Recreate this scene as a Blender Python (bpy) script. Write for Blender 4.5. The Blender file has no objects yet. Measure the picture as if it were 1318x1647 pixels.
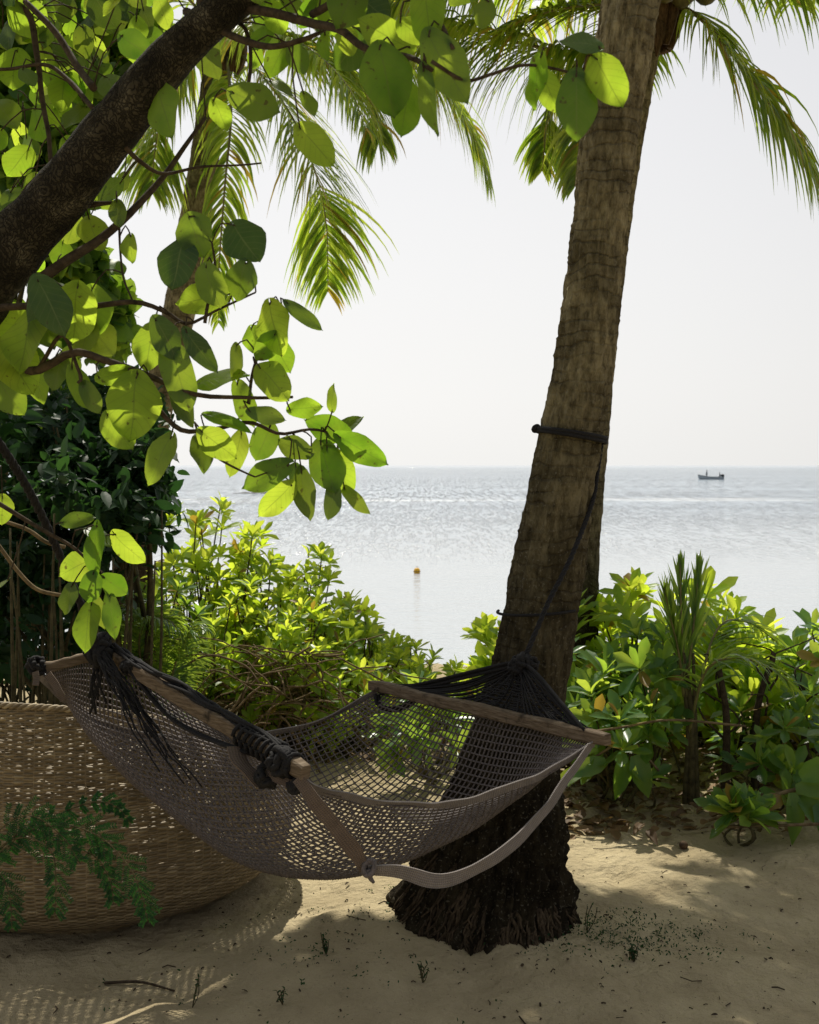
import bpy, math, random
import numpy as np
from mathutils import Vector, Matrix, noise

random.seed(7)
RNG = np.random.default_rng(7)
R = math.radians
C = bpy.context.scene.collection

# ------------------------------------------------------------------ camera frame
F_PX, CX, CY = 1900.0, 659.0, 823.5        # focal length and centre in photograph pixels
CAM_H = 1.6
PITCH = math.atan(75.0 / F_PX)
SEA_Z = -1.2
SUN_EL, SUN_AZ = 56.0, -9.0                # azimuth: degrees to the right of +Y


def P(px, py, d):
    """point at depth d (metres along +Y) seen in direction px,py of the photograph"""
    u, v = (px - CX) / F_PX, (CY - py) / F_PX
    y = math.cos(PITCH) + v * math.sin(PITCH)
    z = -math.sin(PITCH) + v * math.cos(PITCH)
    return np.array([u / y * d, d, CAM_H + z / y * d])


def PP(pts):
    return np.array([P(*p) for p in pts])


# ------------------------------------------------------------------ mesh helpers
class MB:
    def __init__(self):
        self.v, self.f, self.a, self.n = [], [], [], 0

    def add(self, verts, faces, attr=None):
        verts = np.asarray(verts, dtype=np.float64)
        k = len(verts)
        if attr is None:
            attr = np.zeros((k, 3))
            attr[:, 2] = random.random()
        self.v.append(verts)
        self.a.append(np.asarray(attr, dtype=np.float64))
        for f in faces:
            f = np.asarray(f)
            self.f.append(f + self.n)
        self.n += k

    def tube(self, pts, rad, sides=6, cap=True, flat=None):
        """tube along pts; flat=(normal, ratio) squashes the section into a band"""
        pts = np.asarray(pts, dtype=np.float64)
        n = len(pts)
        rad = np.full(n, rad) if np.isscalar(rad) else np.asarray(rad)
        t = np.gradient(pts, axis=0)
        t /= np.linalg.norm(t, axis=1)[:, None] + 1e-12
        ref = np.array([0.0, 0, 1]) if abs(t[0][2]) < 0.9 else np.array([1.0, 0, 0])
        nrm = np.cross(t[0], ref)
        nrm /= np.linalg.norm(nrm) + 1e-12
        N = np.zeros_like(pts)
        for i in range(n):
            nrm = nrm - t[i] * np.dot(nrm, t[i])
            nrm /= np.linalg.norm(nrm) + 1e-12
            N[i] = nrm
        B = np.cross(t, N)
        ang = np.arange(sides) * 2 * math.pi / sides
        ring = N[:, None, :] * np.cos(ang)[None, :, None] + B[:, None, :] * np.sin(ang)[None, :, None]
        V = (pts[:, None, :] + ring * rad[:, None, None]).reshape(-1, 3)
        i = np.arange(n - 1)[:, None] * sides
        j = np.arange(sides)[None, :]
        j2 = (j + 1) % sides
        q = np.stack([i + j, i + j2, i + sides + j2, i + sides + j], -1).reshape(-1, 4)
        at = np.zeros((n * sides, 3))
        at[:, 0] = np.tile(np.arange(sides) / sides, n)
        at[:, 1] = np.repeat(np.linspace(0, 1, n), sides)
        at[:, 2] = random.random()
        fs = list(q)
        if cap and sides > 2:
            fs.append(np.arange(sides)[::-1])
            fs.append(np.arange(sides) + (n - 1) * sides)
        self.add(V, fs, at)

    def ribbon(self, pts, width, wdir, thick=0.002):
        """a flat strap: pts centre line, wdir width directions"""
        pts = np.asarray(pts)
        n = len(pts)
        w = np.asarray(width) if not np.isscalar(width) else np.full(n, width)
        wd = np.asarray(wdir, dtype=np.float64)
        if wd.ndim == 1:
            wd = np.tile(wd, (n, 1))
        t = np.gradient(pts, axis=0)
        t /= np.linalg.norm(t, axis=1)[:, None] + 1e-12
        wd = wd - t * np.sum(wd * t, axis=1)[:, None]
        wd /= np.linalg.norm(wd, axis=1)[:, None] + 1e-12
        nn = np.cross(t, wd)
        V = np.stack([pts - wd * w[:, None] / 2 - nn * thick, pts + wd * w[:, None] / 2 - nn * thick,
                      pts + wd * w[:, None] / 2 + nn * thick, pts - wd * w[:, None] / 2 + nn * thick], 1).reshape(-1, 3)
        fs = []
        for i in range(n - 1):
            for j in range(4):
                fs.append(np.array([4 * i + j, 4 * i + (j + 1) % 4, 4 * i + 4 + (j + 1) % 4, 4 * i + 4 + j]))
        fs.append(np.array([0, 3, 2, 1]))
        fs.append(np.array([0, 1, 2, 3]) + 4 * (n - 1))
        at = np.zeros((4 * n, 3))
        at[:, 0] = np.tile([0, 1, 1, 0], n)
        L = np.concatenate([[0], np.cumsum(np.linalg.norm(np.diff(pts, axis=0), axis=1))])
        at[:, 1] = np.repeat(L, 4)
        self.add(V, fs, at)

    def grid(self, V, nu, nv, attr=None, closed_u=False):
        f = []
        i = np.arange(nv - 1)[:, None] * nu
        if closed_u:
            j = np.arange(nu)[None, :]
        else:
            j = np.arange(nu - 1)[None, :]
        j2 = (j + 1) % nu
        q = np.stack([i + j, i + j2, i + nu + j2, i + nu + j], -1).reshape(-1, 4)
        self.add(V, list(q), attr)

    def inst(self, tv, tf, tattr, M, loc, rnd):
        at = tattr.copy()
        at[:, 2] = rnd
        self.add(tv @ M.T + loc, tf, at)

    def build(self, name, mat, parent=None, smooth=True):
        V = np.concatenate(self.v)
        A = np.concatenate(self.a)
        if parent is not None:
            V = V - world_loc(parent)[None, :]
        me = bpy.data.meshes.new(name)
        cnt = np.array([len(f) for f in self.f], dtype=np.int32)
        idx = np.concatenate(self.f).astype(np.int32)
        me.vertices.add(len(V))
        me.vertices.foreach_set('co', V.astype(np.float32).ravel())
        me.loops.add(len(idx))
        me.loops.foreach_set('vertex_index', idx)
        me.polygons.add(len(cnt))
        st = np.concatenate([[0], np.cumsum(cnt)[:-1]]).astype(np.int32)
        me.polygons.foreach_set('loop_start', st)
        me.polygons.foreach_set('use_smooth', np.full(len(cnt), smooth))
        at = me.attributes.new('luv', 'FLOAT_VECTOR', 'POINT')
        at.data.foreach_set('vector', A.astype(np.float32).ravel())
        me.update(calc_edges=True)
        me.validate()
        me.materials.append(mat)
        o = bpy.data.objects.new(name, me)
        C.objects.link(o)
        if parent is not None:
            o.parent = parent
        return o


def world_loc(o):
    l = np.zeros(3)
    while o is not None:
        l = l + np.array(o.location)
        o = o.parent
    return l


def tag(o, label=None, cat=None, group=None, kind=None):
    if label: o['label'] = label
    if cat: o['category'] = cat
    if group: o['group'] = group
    if kind: o['kind'] = kind
    return o


def thing(name, loc, label, cat, group=None):
    o = bpy.data.objects.new(name, None)
    o.empty_display_size = 0.1
    o.location = tuple(loc)
    C.objects.link(o)
    return tag(o, label, cat, group)


def cr(pts, n):
    """Catmull-Rom resample to n points"""
    p = np.asarray(pts, dtype=np.float64)
    if len(p) == 2:
        t = np.linspace(0, 1, n)[:, None]
        return p[0] * (1 - t) + p[1] * t
    q = np.vstack([2 * p[0] - p[1], p, 2 * p[-1] - p[-2]])
    out = []
    for s in np.linspace(0, len(p) - 1, n):
        i = min(int(s), len(p) - 2)
        t = s - i
        a, b, c, d = q[i], q[i + 1], q[i + 2], q[i + 3]
        out.append(0.5 * (2 * b + (c - a) * t + (2 * a - 5 * b + 4 * c - d) * t * t + (3 * b - a - 3 * c + d) * t ** 3))
    return np.array(out)


def unit(v):
    v = np.asarray(v, dtype=np.float64)
    return v / (np.linalg.norm(v) + 1e-12)


def basis(ydir, zdir):
    y = unit(ydir)
    x = unit(np.cross(y, zdir))
    z = np.cross(x, y)
    return np.stack([x, y, z], 1)


def fbm(x, y, z, o=4):
    return noise.fractal(Vector((x, y, z)), 1.0, 2.0, o)


# ------------------------------------------------------------------ materials
def new_mat(name):
    m = bpy.data.materials.new(name)
    m.use_nodes = True
    nt = m.node_tree
    nt.nodes.clear()
    return m, nt, nt.nodes, nt.links


def N(nodes, t, **kw):
    n = nodes.new(t)
    for k, v in kw.items():
        if k.startswith('i_'):
            n.inputs[k[2:].replace('_', ' ')].default_value = v
        else:
            setattr(n, k, v)
    return n


def ramp(nodes, stops):
    r = nodes.new('ShaderNodeValToRGB')
    el = r.color_ramp.elements
    while len(el) < len(stops):
        el.new(0.5)
    for e, (p, c) in zip(el, stops):
        e.position = p
        e.color = (*c, 1) if len(c) == 3 else c
    return r


def math_n(nodes, links, op, a, b=None, c=None):
    n = nodes.new('ShaderNodeMath')
    n.operation = op
    for i, x in enumerate((a, b, c)):
        if x is None: continue
        if isinstance(x, (int, float)):
            n.inputs[i].default_value = x
        else:
            links.new(x, n.inputs[i])
    return n.outputs[0]


def mixc(nodes, links, fac, a, b, blend='MIX'):
    n = nodes.new('ShaderNodeMix')
    n.data_type = 'RGBA'
    n.blend_type = blend
    for s, x in ((n.inputs[0], fac), (n.inputs[6], a), (n.inputs[7], b)):
        if isinstance(x, (int, float)):
            s.default_value = x
        elif isinstance(x, tuple):
            s.default_value = (*x, 1)
        else:
            links.new(x, s)
    return n.outputs[2]


def leaf_mat(name, top0, top1, tr0, tr1, fac=0.5, rough=0.4, veins=True, yellow=0.0, dry=(0.22, 0.14, 0.04), spec=0.45, tmin=0.6):
    m, nt, nd, lk = new_mat(name)
    at = N(nd, 'ShaderNodeAttribute', attribute_name='luv')
    sep = nd.new('ShaderNodeSeparateXYZ')
    lk.new(at.outputs['Vector'], sep.inputs[0])
    u, v, r = sep.outputs
    geo = nd.new('ShaderNodeNewGeometry')
    nz = N(nd, 'ShaderNodeTexNoise')
    nz.inputs['Scale'].default_value = 22
    nz.inputs['Detail'].default_value = 5
    lk.new(geo.outputs['Position'], nz.inputs['Vector'])
    rr = math_n(nd, lk, 'ADD', math_n(nd, lk, 'MULTIPLY', nz.outputs[0], 0.7), math_n(nd, lk, 'MULTIPLY', r, 0.75))
    rr = math_n(nd, lk, 'SUBTRACT', rr, 0.2)
    top = mixc(nd, lk, rr, top0, top1)
    tr = mixc(nd, lk, rr, tr0, tr1)
    if yellow > 0:
        yl = math_n(nd, lk, 'GREATER_THAN', r, 1 - yellow)
        top = mixc(nd, lk, yl, top, dry)
        tr = mixc(nd, lk, yl, tr, (dry[0] * 2.4, dry[1] * 2.6, dry[2]))
    bump_in = nz.outputs[0]
    if veins:
        n9 = N(nd, 'ShaderNodeTexNoise')
        n9.inputs['Scale'].default_value = 60
        n9.inputs['Detail'].default_value = 3
        lk.new(geo.outputs['Position'], n9.inputs['Vector'])
        spot = N(nd, 'ShaderNodeMapRange'); spot.inputs[1].default_value = 0.66; spot.inputs[2].default_value = 0.72
        lk.new(n9.outputs[0], spot.inputs[0])
        top = mixc(nd, lk, math_n(nd, lk, 'MULTIPLY', spot.outputs[0], 0.8), top, (0.07, 0.05, 0.02))
        tr = mixc(nd, lk, math_n(nd, lk, 'MULTIPLY', spot.outputs[0], 0.8), tr, (0.12, 0.09, 0.02))
        au = math_n(nd, lk, 'ABSOLUTE', u)
        mid = math_n(nd, lk, 'LESS_THAN', au, 0.035)
        w = math_n(nd, lk, 'SUBTRACT', v, math_n(nd, lk, 'MULTIPLY', au, 0.30))
        fr = math_n(nd, lk, 'FRACT', math_n(nd, lk, 'MULTIPLY', w, 7.0))
        side = math_n(nd, lk, 'LESS_THAN', math_n(nd, lk, 'ABSOLUTE', math_n(nd, lk, 'SUBTRACT', fr, 0.5)), 0.06)
        vein = math_n(nd, lk, 'MAXIMUM', mid, math_n(nd, lk, 'MULTIPLY', side, 0.5))
        top = mixc(nd, lk, math_n(nd, lk, 'MULTIPLY', vein, 0.5), top, (0.16, 0.2, 0.06))
        tr = mixc(nd, lk, math_n(nd, lk, 'MULTIPLY', vein, 0.45), tr, (0.14, 0.2, 0.02))
        bump_in = math_n(nd, lk, 'SUBTRACT', math_n(nd, lk, 'MULTIPLY', nz.outputs[0], 0.5), vein)
    pb = N(nd, 'ShaderNodeBsdfPrincipled')
    lk.new(top, pb.inputs['Base Color'])
    pb.inputs['Roughness'].default_value = rough
    pb.inputs['Specular IOR Level'].default_value = spec
    bp = N(nd, 'ShaderNodeBump')
    bp.inputs['Strength'].default_value = 0.35
    bp.inputs['Distance'].default_value = 0.004
    lk.new(bump_in, bp.inputs['Height'])
    lk.new(bp.outputs[0], pb.inputs['Normal'])
    tl = nd.new('ShaderNodeBsdfTranslucent')
    lk.new(tr, tl.inputs[0])
    mx = nd.new('ShaderNodeMixShader')
    thick = math_n(nd, lk, 'FRACT', math_n(nd, lk, 'MULTIPLY', r, 7.31))      # random translucency per leaf stands in for lit and unlit leaves
    lk.new(math_n(nd, lk, 'MULTIPLY', math_n(nd, lk, 'ADD', math_n(nd, lk, 'MULTIPLY', thick, 1 - tmin), tmin), fac * 1.12), mx.inputs[0])
    lk.new(pb.outputs[0], mx.inputs[1])
    lk.new(tl.outputs[0], mx.inputs[2])
    out = nd.new('ShaderNodeOutputMaterial')
    lk.new(mx.outputs[0], out.inputs[0])
    return m


def rough_mat(name, stops, scale=(1, 1, 1), nscale=8, bump=0.5, bdist=0.01, rough=0.9, detail=8, second=None, spec=0.2):
    """noise-coloured rough surface; scale stretches object coordinates"""
    m, nt, nd, lk = new_mat(name)
    geo = nd.new('ShaderNodeNewGeometry')
    mp = nd.new('ShaderNodeMapping')
    mp.inputs['Scale'].default_value = scale
    lk.new(geo.outputs['Position'], mp.inputs['Vector'])
    nz = N(nd, 'ShaderNodeTexNoise')
    nz.inputs['Scale'].default_value = nscale
    nz.inputs['Detail'].default_value = detail
    nz.inputs['Roughness'].default_value = 0.65
    lk.new(mp.outputs[0], nz.inputs['Vector'])
    rp = ramp(nd, stops)
    lk.new(nz.outputs[0], rp.inputs[0])
    col = rp.outputs[0]
    if second:
        s2, c2, lo, hi = second
        n2 = N(nd, 'ShaderNodeTexNoise')
        n2.inputs['Scale'].default_value = s2
        n2.inputs['Detail'].default_value = 4
        lk.new(geo.outputs['Position'], n2.inputs['Vector'])
        mr = N(nd, 'ShaderNodeMapRange')
        mr.inputs[1].default_value = lo
        mr.inputs[2].default_value = hi
        lk.new(n2.outputs[0], mr.inputs[0])
        col = mixc(nd, lk, mr.outputs[0], col, c2)
    pb = N(nd, 'ShaderNodeBsdfPrincipled')
    pb.inputs['Roughness'].default_value = rough
    pb.inputs['Specular IOR Level'].default_value = spec
    lk.new(col, pb.inputs['Base Color'])
    bp = N(nd, 'ShaderNodeBump')
    bp.inputs['Strength'].default_value = bump
    bp.inputs['Distance'].default_value = bdist
    lk.new(nz.outputs[0], bp.inputs['Height'])
    lk.new(bp.outputs[0], pb.inputs['Normal'])
    out = nd.new('ShaderNodeOutputMaterial')
    lk.new(pb.outputs[0], out.inputs[0])
    return m


M = {}
M['hib'] = leaf_mat('hibiscus_leaf', (0.010, 0.032, 0.010), (0.035, 0.085, 0.018), (0.20, 0.44, 0.014), (0.68, 0.84, 0.06), fac=0.68, rough=0.42, spec=0.35, tmin=0.12)
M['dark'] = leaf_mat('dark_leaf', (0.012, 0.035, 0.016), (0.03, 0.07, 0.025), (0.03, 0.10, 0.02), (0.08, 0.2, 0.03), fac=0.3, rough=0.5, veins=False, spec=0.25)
M['bright'] = leaf_mat('sunny_leaf', (0.03, 0.09, 0.015), (0.08, 0.16, 0.03), (0.22, 0.42, 0.02), (0.45, 0.6, 0.06), fac=0.55, rough=0.45, veins=False, spec=0.3)
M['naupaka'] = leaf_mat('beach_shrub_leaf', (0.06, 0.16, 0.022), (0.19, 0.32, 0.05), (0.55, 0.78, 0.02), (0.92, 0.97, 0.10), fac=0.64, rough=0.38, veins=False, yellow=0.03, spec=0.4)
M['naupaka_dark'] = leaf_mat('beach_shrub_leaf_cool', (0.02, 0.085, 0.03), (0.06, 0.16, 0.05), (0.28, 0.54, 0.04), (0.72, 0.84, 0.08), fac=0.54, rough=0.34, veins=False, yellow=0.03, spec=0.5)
M['palm'] = leaf_mat('palm_leaflet', (0.04, 0.10, 0.015), (0.14, 0.18, 0.03), (0.30, 0.52, 0.02), (0.74, 0.82, 0.08), fac=0.58, rough=0.35, veins=False, yellow=0.08, dry=(0.25, 0.17, 0.04), spec=0.5)
M['palm_green'] = leaf_mat('young_palm_leaflet', (0.05, 0.13, 0.03), (0.10, 0.20, 0.06), (0.3, 0.5, 0.03), (0.6, 0.72, 0.08), fac=0.5, rough=0.35, veins=False, spec=0.5)
M['fern'] = leaf_mat('feathery_leaf', (0.008, 0.032, 0.012), (0.016, 0.06, 0.016), (0.015, 0.08, 0.012), (0.05, 0.18, 0.02), fac=0.3, veins=False, spec=0.2)
M['litter'] = leaf_mat('dry_leaf', (0.06, 0.035, 0.015), (0.22, 0.13, 0.05), (0.15, 0.08, 0.02), (0.3, 0.2, 0.05), fac=0.25, rough=0.7, veins=False)
M['bark'] = rough_mat('grey_bark', [(0.3, (0.014, 0.011, 0.007)), (0.55, (0.05, 0.04, 0.025)), (0.75, (0.11, 0.09, 0.062))], (1, 1, 1), 34, 1.0, 0.02,
                      second=(4, (0.03, 0.035, 0.02), 0.55, 0.75))

def cracked_bark():
    m, nt, nd, lk = new_mat('cracked_bark')
    geo = nd.new('ShaderNodeNewGeometry')
    n1 = N(nd, 'ShaderNodeTexNoise'); n1.inputs['Scale'].default_value = 16; n1.inputs['Detail'].default_value = 7
    lk.new(geo.outputs['Position'], n1.inputs['Vector'])
    add = nd.new('ShaderNodeMix'); add.data_type = 'VECTOR'; add.inputs[0].default_value = 0.10
    lk.new(geo.outputs['Position'], add.inputs[4]); lk.new(n1.outputs['Color'], add.inputs[5])
    mp = nd.new('ShaderNodeMapping')       # fissures run along the limb, which leans up to the right
    mp.inputs['Rotation'].default_value = (0, R(-42), 0)
    mp.inputs['Scale'].default_value = (1, 1, 0.35)
    lk.new(add.outputs[1], mp.inputs['Vector'])
    vo = N(nd, 'ShaderNodeTexVoronoi'); vo.feature = 'DISTANCE_TO_EDGE'; vo.inputs['Scale'].default_value = 120
    lk.new(mp.outputs[0], vo.inputs['Vector'])
    cr_ = N(nd, 'ShaderNodeMapRange'); cr_.inputs[1].default_value = 0.0; cr_.inputs[2].default_value = 0.16
    lk.new(vo.outputs['Distance'], cr_.inputs[0])
    rp = ramp(nd, [(0.3, (0.018, 0.015, 0.009)), (0.55, (0.05, 0.042, 0.026)), (0.75, (0.12, 0.105, 0.07))])
    lk.new(n1.outputs[0], rp.inputs[0])
    col = mixc(nd, lk, math_n(nd, lk, 'MULTIPLY', math_n(nd, lk, 'SUBTRACT', 1.0, cr_.outputs[0]), 0.55), rp.outputs[0], (0.012, 0.009, 0.006))
    pb = N(nd, 'ShaderNodeBsdfPrincipled')
    pb.inputs['Roughness'].default_value = 0.9
    pb.inputs['Specular IOR Level'].default_value = 0.15
    lk.new(col, pb.inputs['Base Color'])
    bp = N(nd, 'ShaderNodeBump'); bp.inputs['Strength'].default_value = 0.9; bp.inputs['Distance'].default_value = 0.008
    lk.new(math_n(nd, lk, 'ADD', cr_.outputs[0], math_n(nd, lk, 'MULTIPLY', n1.outputs[0], 0.6)), bp.inputs['Height'])
    lk.new(bp.outputs[0], pb.inputs['Normal'])
    out = nd.new('ShaderNodeOutputMaterial')
    lk.new(pb.outputs[0], out.inputs[0])
    return m


M['bark'] = cracked_bark()
M['twig'] = rough_mat('twig_bark', [(0.3, (0.02, 0.014, 0.008)), (0.7, (0.09, 0.065, 0.04))], (1, 1, 1), 60, 0.4, 0.003)
M['drytwig'] = rough_mat('dry_stem', [(0.3, (0.06, 0.042, 0.02)), (0.7, (0.26, 0.19, 0.10))], (1, 1, 1), 30, 0.4, 0.003)
M['stem'] = rough_mat('green_stem', [(0.3, (0.035, 0.03, 0.015)), (0.7, (0.13, 0.11, 0.05))], (1, 1, 1), 30, 0.4, 0.003)
M['rachis'] = rough_mat('palm_rachis', [(0.3, (0.10, 0.10, 0.03)), (0.7, (0.26, 0.22, 0.08))], (1, 1, 1), 20, 0.2, 0.003, rough=0.5, spec=0.4)
M['root'] = rough_mat('root_fibre', [(0.3, (0.016, 0.011, 0.006)), (0.7, (0.12, 0.085, 0.05))], (3, 3, 1), 30, 0.8, 0.01)
M['fibre'] = rough_mat('palm_fibre', [(0.3, (0.03, 0.018, 0.008)), (0.7, (0.15, 0.09, 0.04))], (6, 6, 1), 20, 0.6, 0.01)
M['coconut'] = rough_mat('coconut_husk', [(0.3, (0.06, 0.055, 0.02)), (0.7, (0.14, 0.12, 0.04))], (1, 1, 1), 12, 0.2, 0.004, rough=0.5)
M['cord'] = rough_mat('net_cord', [(0.3, (0.05, 0.042, 0.04)), (0.7, (0.21, 0.18, 0.172))], (1, 1, 1), 160, 0.6, 0.002, rough=0.75)
M['rope'] = rough_mat('black_rope', [(0.3, (0.008, 0.008, 0.009)), (0.7, (0.03, 0.028, 0.028))], (1, 1, 1), 220, 0.8, 0.002, rough=0.85)
M['wood'] = rough_mat('weathered_wood', [(0.25, (0.05, 0.036, 0.022)), (0.5, (0.15, 0.11, 0.072)), (0.75, (0.27, 0.215, 0.155))], (3, 3, 40), 6, 0.7, 0.004,
                      second=(20, (0.04, 0.03, 0.02), 0.58, 0.7))
M['sea_rock'] = rough_mat('reef_rock', [(0.3, (0.06, 0.06, 0.06)), (0.7, (0.16, 0.15, 0.14))], (1, 1, 1), 0.7, 0.8, 0.2)
M['nut'] = rough_mat('brown_nut', [(0.3, (0.03, 0.02, 0.012)), (0.7, (0.11, 0.07, 0.04))], (1, 1, 1), 60, 0.6, 0.004)
M['debris'] = rough_mat('twig_debris', [(0.3, (0.015, 0.01, 0.006)), (0.7, (0.10, 0.07, 0.04))], (1, 1, 1), 40, 0.3, 0.003)


def strap_mat(name, c0, c1):
    m, nt, nd, lk = new_mat(name)
    at = N(nd, 'ShaderNodeAttribute', attribute_name='luv')
    sep = nd.new('ShaderNodeSeparateXYZ')
    lk.new(at.outputs['Vector'], sep.inputs[0])
    u, v, r = sep.outputs
    a = math_n(nd, lk, 'SINE', math_n(nd, lk, 'MULTIPLY', math_n(nd, lk, 'ADD', v, math_n(nd, lk, 'MULTIPLY', u, 0.03)), 620.0))
    b = math_n(nd, lk, 'SINE', math_n(nd, lk, 'MULTIPLY', math_n(nd, lk, 'SUBTRACT', v, math_n(nd, lk, 'MULTIPLY', u, 0.03)), 620.0))
    w = math_n(nd, lk, 'MULTIPLY', math_n(nd, lk, 'ADD', math_n(nd, lk, 'MULTIPLY', a, b), 1.0), 0.5)
    geo = nd.new('ShaderNodeNewGeometry')
    nz = N(nd, 'ShaderNodeTexNoise')
    nz.inputs['Scale'].default_value = 35
    nz.inputs['Detail'].default_value = 6
    lk.new(geo.outputs['Position'], nz.inputs['Vector'])
    f = math_n(nd, lk, 'MULTIPLY', math_n(nd, lk, 'ADD', w, nz.outputs[0]), 0.6)
    col = mixc(nd, lk, f, c0, c1)
    pb = N(nd, 'ShaderNodeBsdfPrincipled')
    pb.inputs['Roughness'].default_value = 0.8
    pb.inputs['Specular IOR Level'].default_value = 0.2
    lk.new(col, pb.inputs['Base Color'])
    bp = N(nd, 'ShaderNodeBump')
    bp.inputs['Strength'].default_value = 0.6
    bp.inputs['Distance'].default_value = 0.003
    lk.new(w, bp.inputs['Height'])
    lk.new(bp.outputs[0], pb.inputs['Normal'])
    out = nd.new('ShaderNodeOutputMaterial')
    lk.new(pb.outputs[0], out.inputs[0])
    return m


M['strap'] = strap_mat('grey_webbing', (0.085, 0.074, 0.069), (0.27, 0.24, 0.225))
M['strap_brown'] = strap_mat('brown_webbing', (0.06, 0.045, 0.034), (0.18, 0.135, 0.105))


def palm_bark():
    m, nt, nd, lk = new_mat('coconut_bark')
    geo = nd.new('ShaderNodeNewGeometry')
    mp = nd.new('ShaderNodeMapping')
    mp.inputs['Scale'].default_value = (1, 1, 0.42)
    lk.new(geo.outputs['Position'], mp.inputs['Vector'])
    n1 = N(nd, 'ShaderNodeTexNoise')
    n1.inputs['Scale'].default_value = 34
    n1.inputs['Detail'].default_value = 9
    n1.inputs['Roughness'].default_value = 0.7
    lk.new(mp.outputs[0], n1.inputs['Vector'])
    n2 = N(nd, 'ShaderNodeTexNoise')
    n2.inputs['Scale'].default_value = 5
    n2.inputs['Detail'].default_value = 6
    lk.new(geo.outputs['Position'], n2.inputs['Vector'])
    n3 = N(nd, 'ShaderNodeTexNoise')
    n3.inputs['Scale'].default_value = 90
    n3.inputs['Detail'].default_value = 3
    lk.new(geo.outputs['Position'], n3.inputs['Vector'])
    rp = ramp(nd, [(0.30, (0.03, 0.024, 0.013)), (0.44, (0.155, 0.128, 0.07)), (0.58, (0.30, 0.255, 0.145)), (0.8, (0.44, 0.385, 0.245))])
    lk.new(n1.outputs[0], rp.inputs[0])
    mr = N(nd, 'ShaderNodeMapRange')
    mr.inputs[1].default_value = 0.40
    mr.inputs[2].default_value = 0.68
    lk.new(n2.outputs[0], mr.inputs[0])
    col = mixc(nd, lk, math_n(nd, lk, 'MULTIPLY', mr.outputs[0], 0.75), rp.outputs[0], (0.065, 0.054, 0.03))
    # height-dependent: the trunk darkens gradually towards its foot
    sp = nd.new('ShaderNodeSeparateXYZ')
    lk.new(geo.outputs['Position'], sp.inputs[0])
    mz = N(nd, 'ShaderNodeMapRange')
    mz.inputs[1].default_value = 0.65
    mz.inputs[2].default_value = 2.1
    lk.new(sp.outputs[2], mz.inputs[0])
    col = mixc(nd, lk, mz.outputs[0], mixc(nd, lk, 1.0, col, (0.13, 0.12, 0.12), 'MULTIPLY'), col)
    li = N(nd, 'ShaderNodeMapRange')
    li.inputs[1].default_value = 0.60
    li.inputs[2].default_value = 0.70
    lk.new(n3.outputs[0], li.inputs[0])
    col = mixc(nd, lk, math_n(nd, lk, 'MULTIPLY', li.outputs[0], 0.4), col, (0.25, 0.23, 0.17))
    n4 = N(nd, 'ShaderNodeTexNoise')
    n4.inputs['Scale'].default_value = 7
    n4.inputs['Detail'].default_value = 5
    lk.new(geo.outputs['Position'], n4.inputs['Vector'])
    zz = math_n(nd, lk, 'ADD', math_n(nd, lk, 'MULTIPLY', sp.outputs[2], 24.0), math_n(nd, lk, 'MULTIPLY', n4.outputs[0], 2.4))
    fr = math_n(nd, lk, 'ABSOLUTE', math_n(nd, lk, 'SUBTRACT', math_n(nd, lk, 'FRACT', zz), 0.5))
    rg = N(nd, 'ShaderNodeMapRange'); rg.inputs[1].default_value = 0.13; rg.inputs[2].default_value = 0.02
    lk.new(fr, rg.inputs[0])
    brk = N(nd, 'ShaderNodeMapRange'); brk.inputs[1].default_value = 0.42; brk.inputs[2].default_value = 0.58
    lk.new(n2.outputs[0], brk.inputs[0])
    ringm = math_n(nd, lk, 'MULTIPLY', rg.outputs[0], math_n(nd, lk, 'ADD', math_n(nd, lk, 'MULTIPLY', brk.outputs[0], 0.8), 0.15))
    col = mixc(nd, lk, math_n(nd, lk, 'MULTIPLY', ringm, 0.42), col, (0.04, 0.03, 0.02))
    pb = N(nd, 'ShaderNodeBsdfPrincipled')
    pb.inputs['Roughness'].default_value = 0.95
    pb.inputs['Specular IOR Level'].default_value = 0.1
    lk.new(col, pb.inputs['Base Color'])
    bp = N(nd, 'ShaderNodeBump')
    bp.inputs['Strength'].default_value = 0.9
    bp.inputs['Distance'].default_value = 0.012
    lk.new(math_n(nd, lk, 'SUBTRACT', math_n(nd, lk, 'ADD', n1.outputs[0], math_n(nd, lk, 'MULTIPLY', n3.outputs[0], 0.3)), math_n(nd, lk, 'MULTIPLY', ringm, 0.5)), bp.inputs['Height'])
    lk.new(bp.outputs[0], pb.inputs['Normal'])
    out = nd.new('ShaderNodeOutputMaterial')
    lk.new(pb.outputs[0], out.inputs[0])
    return m


M['palmbark'] = palm_bark()


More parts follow.
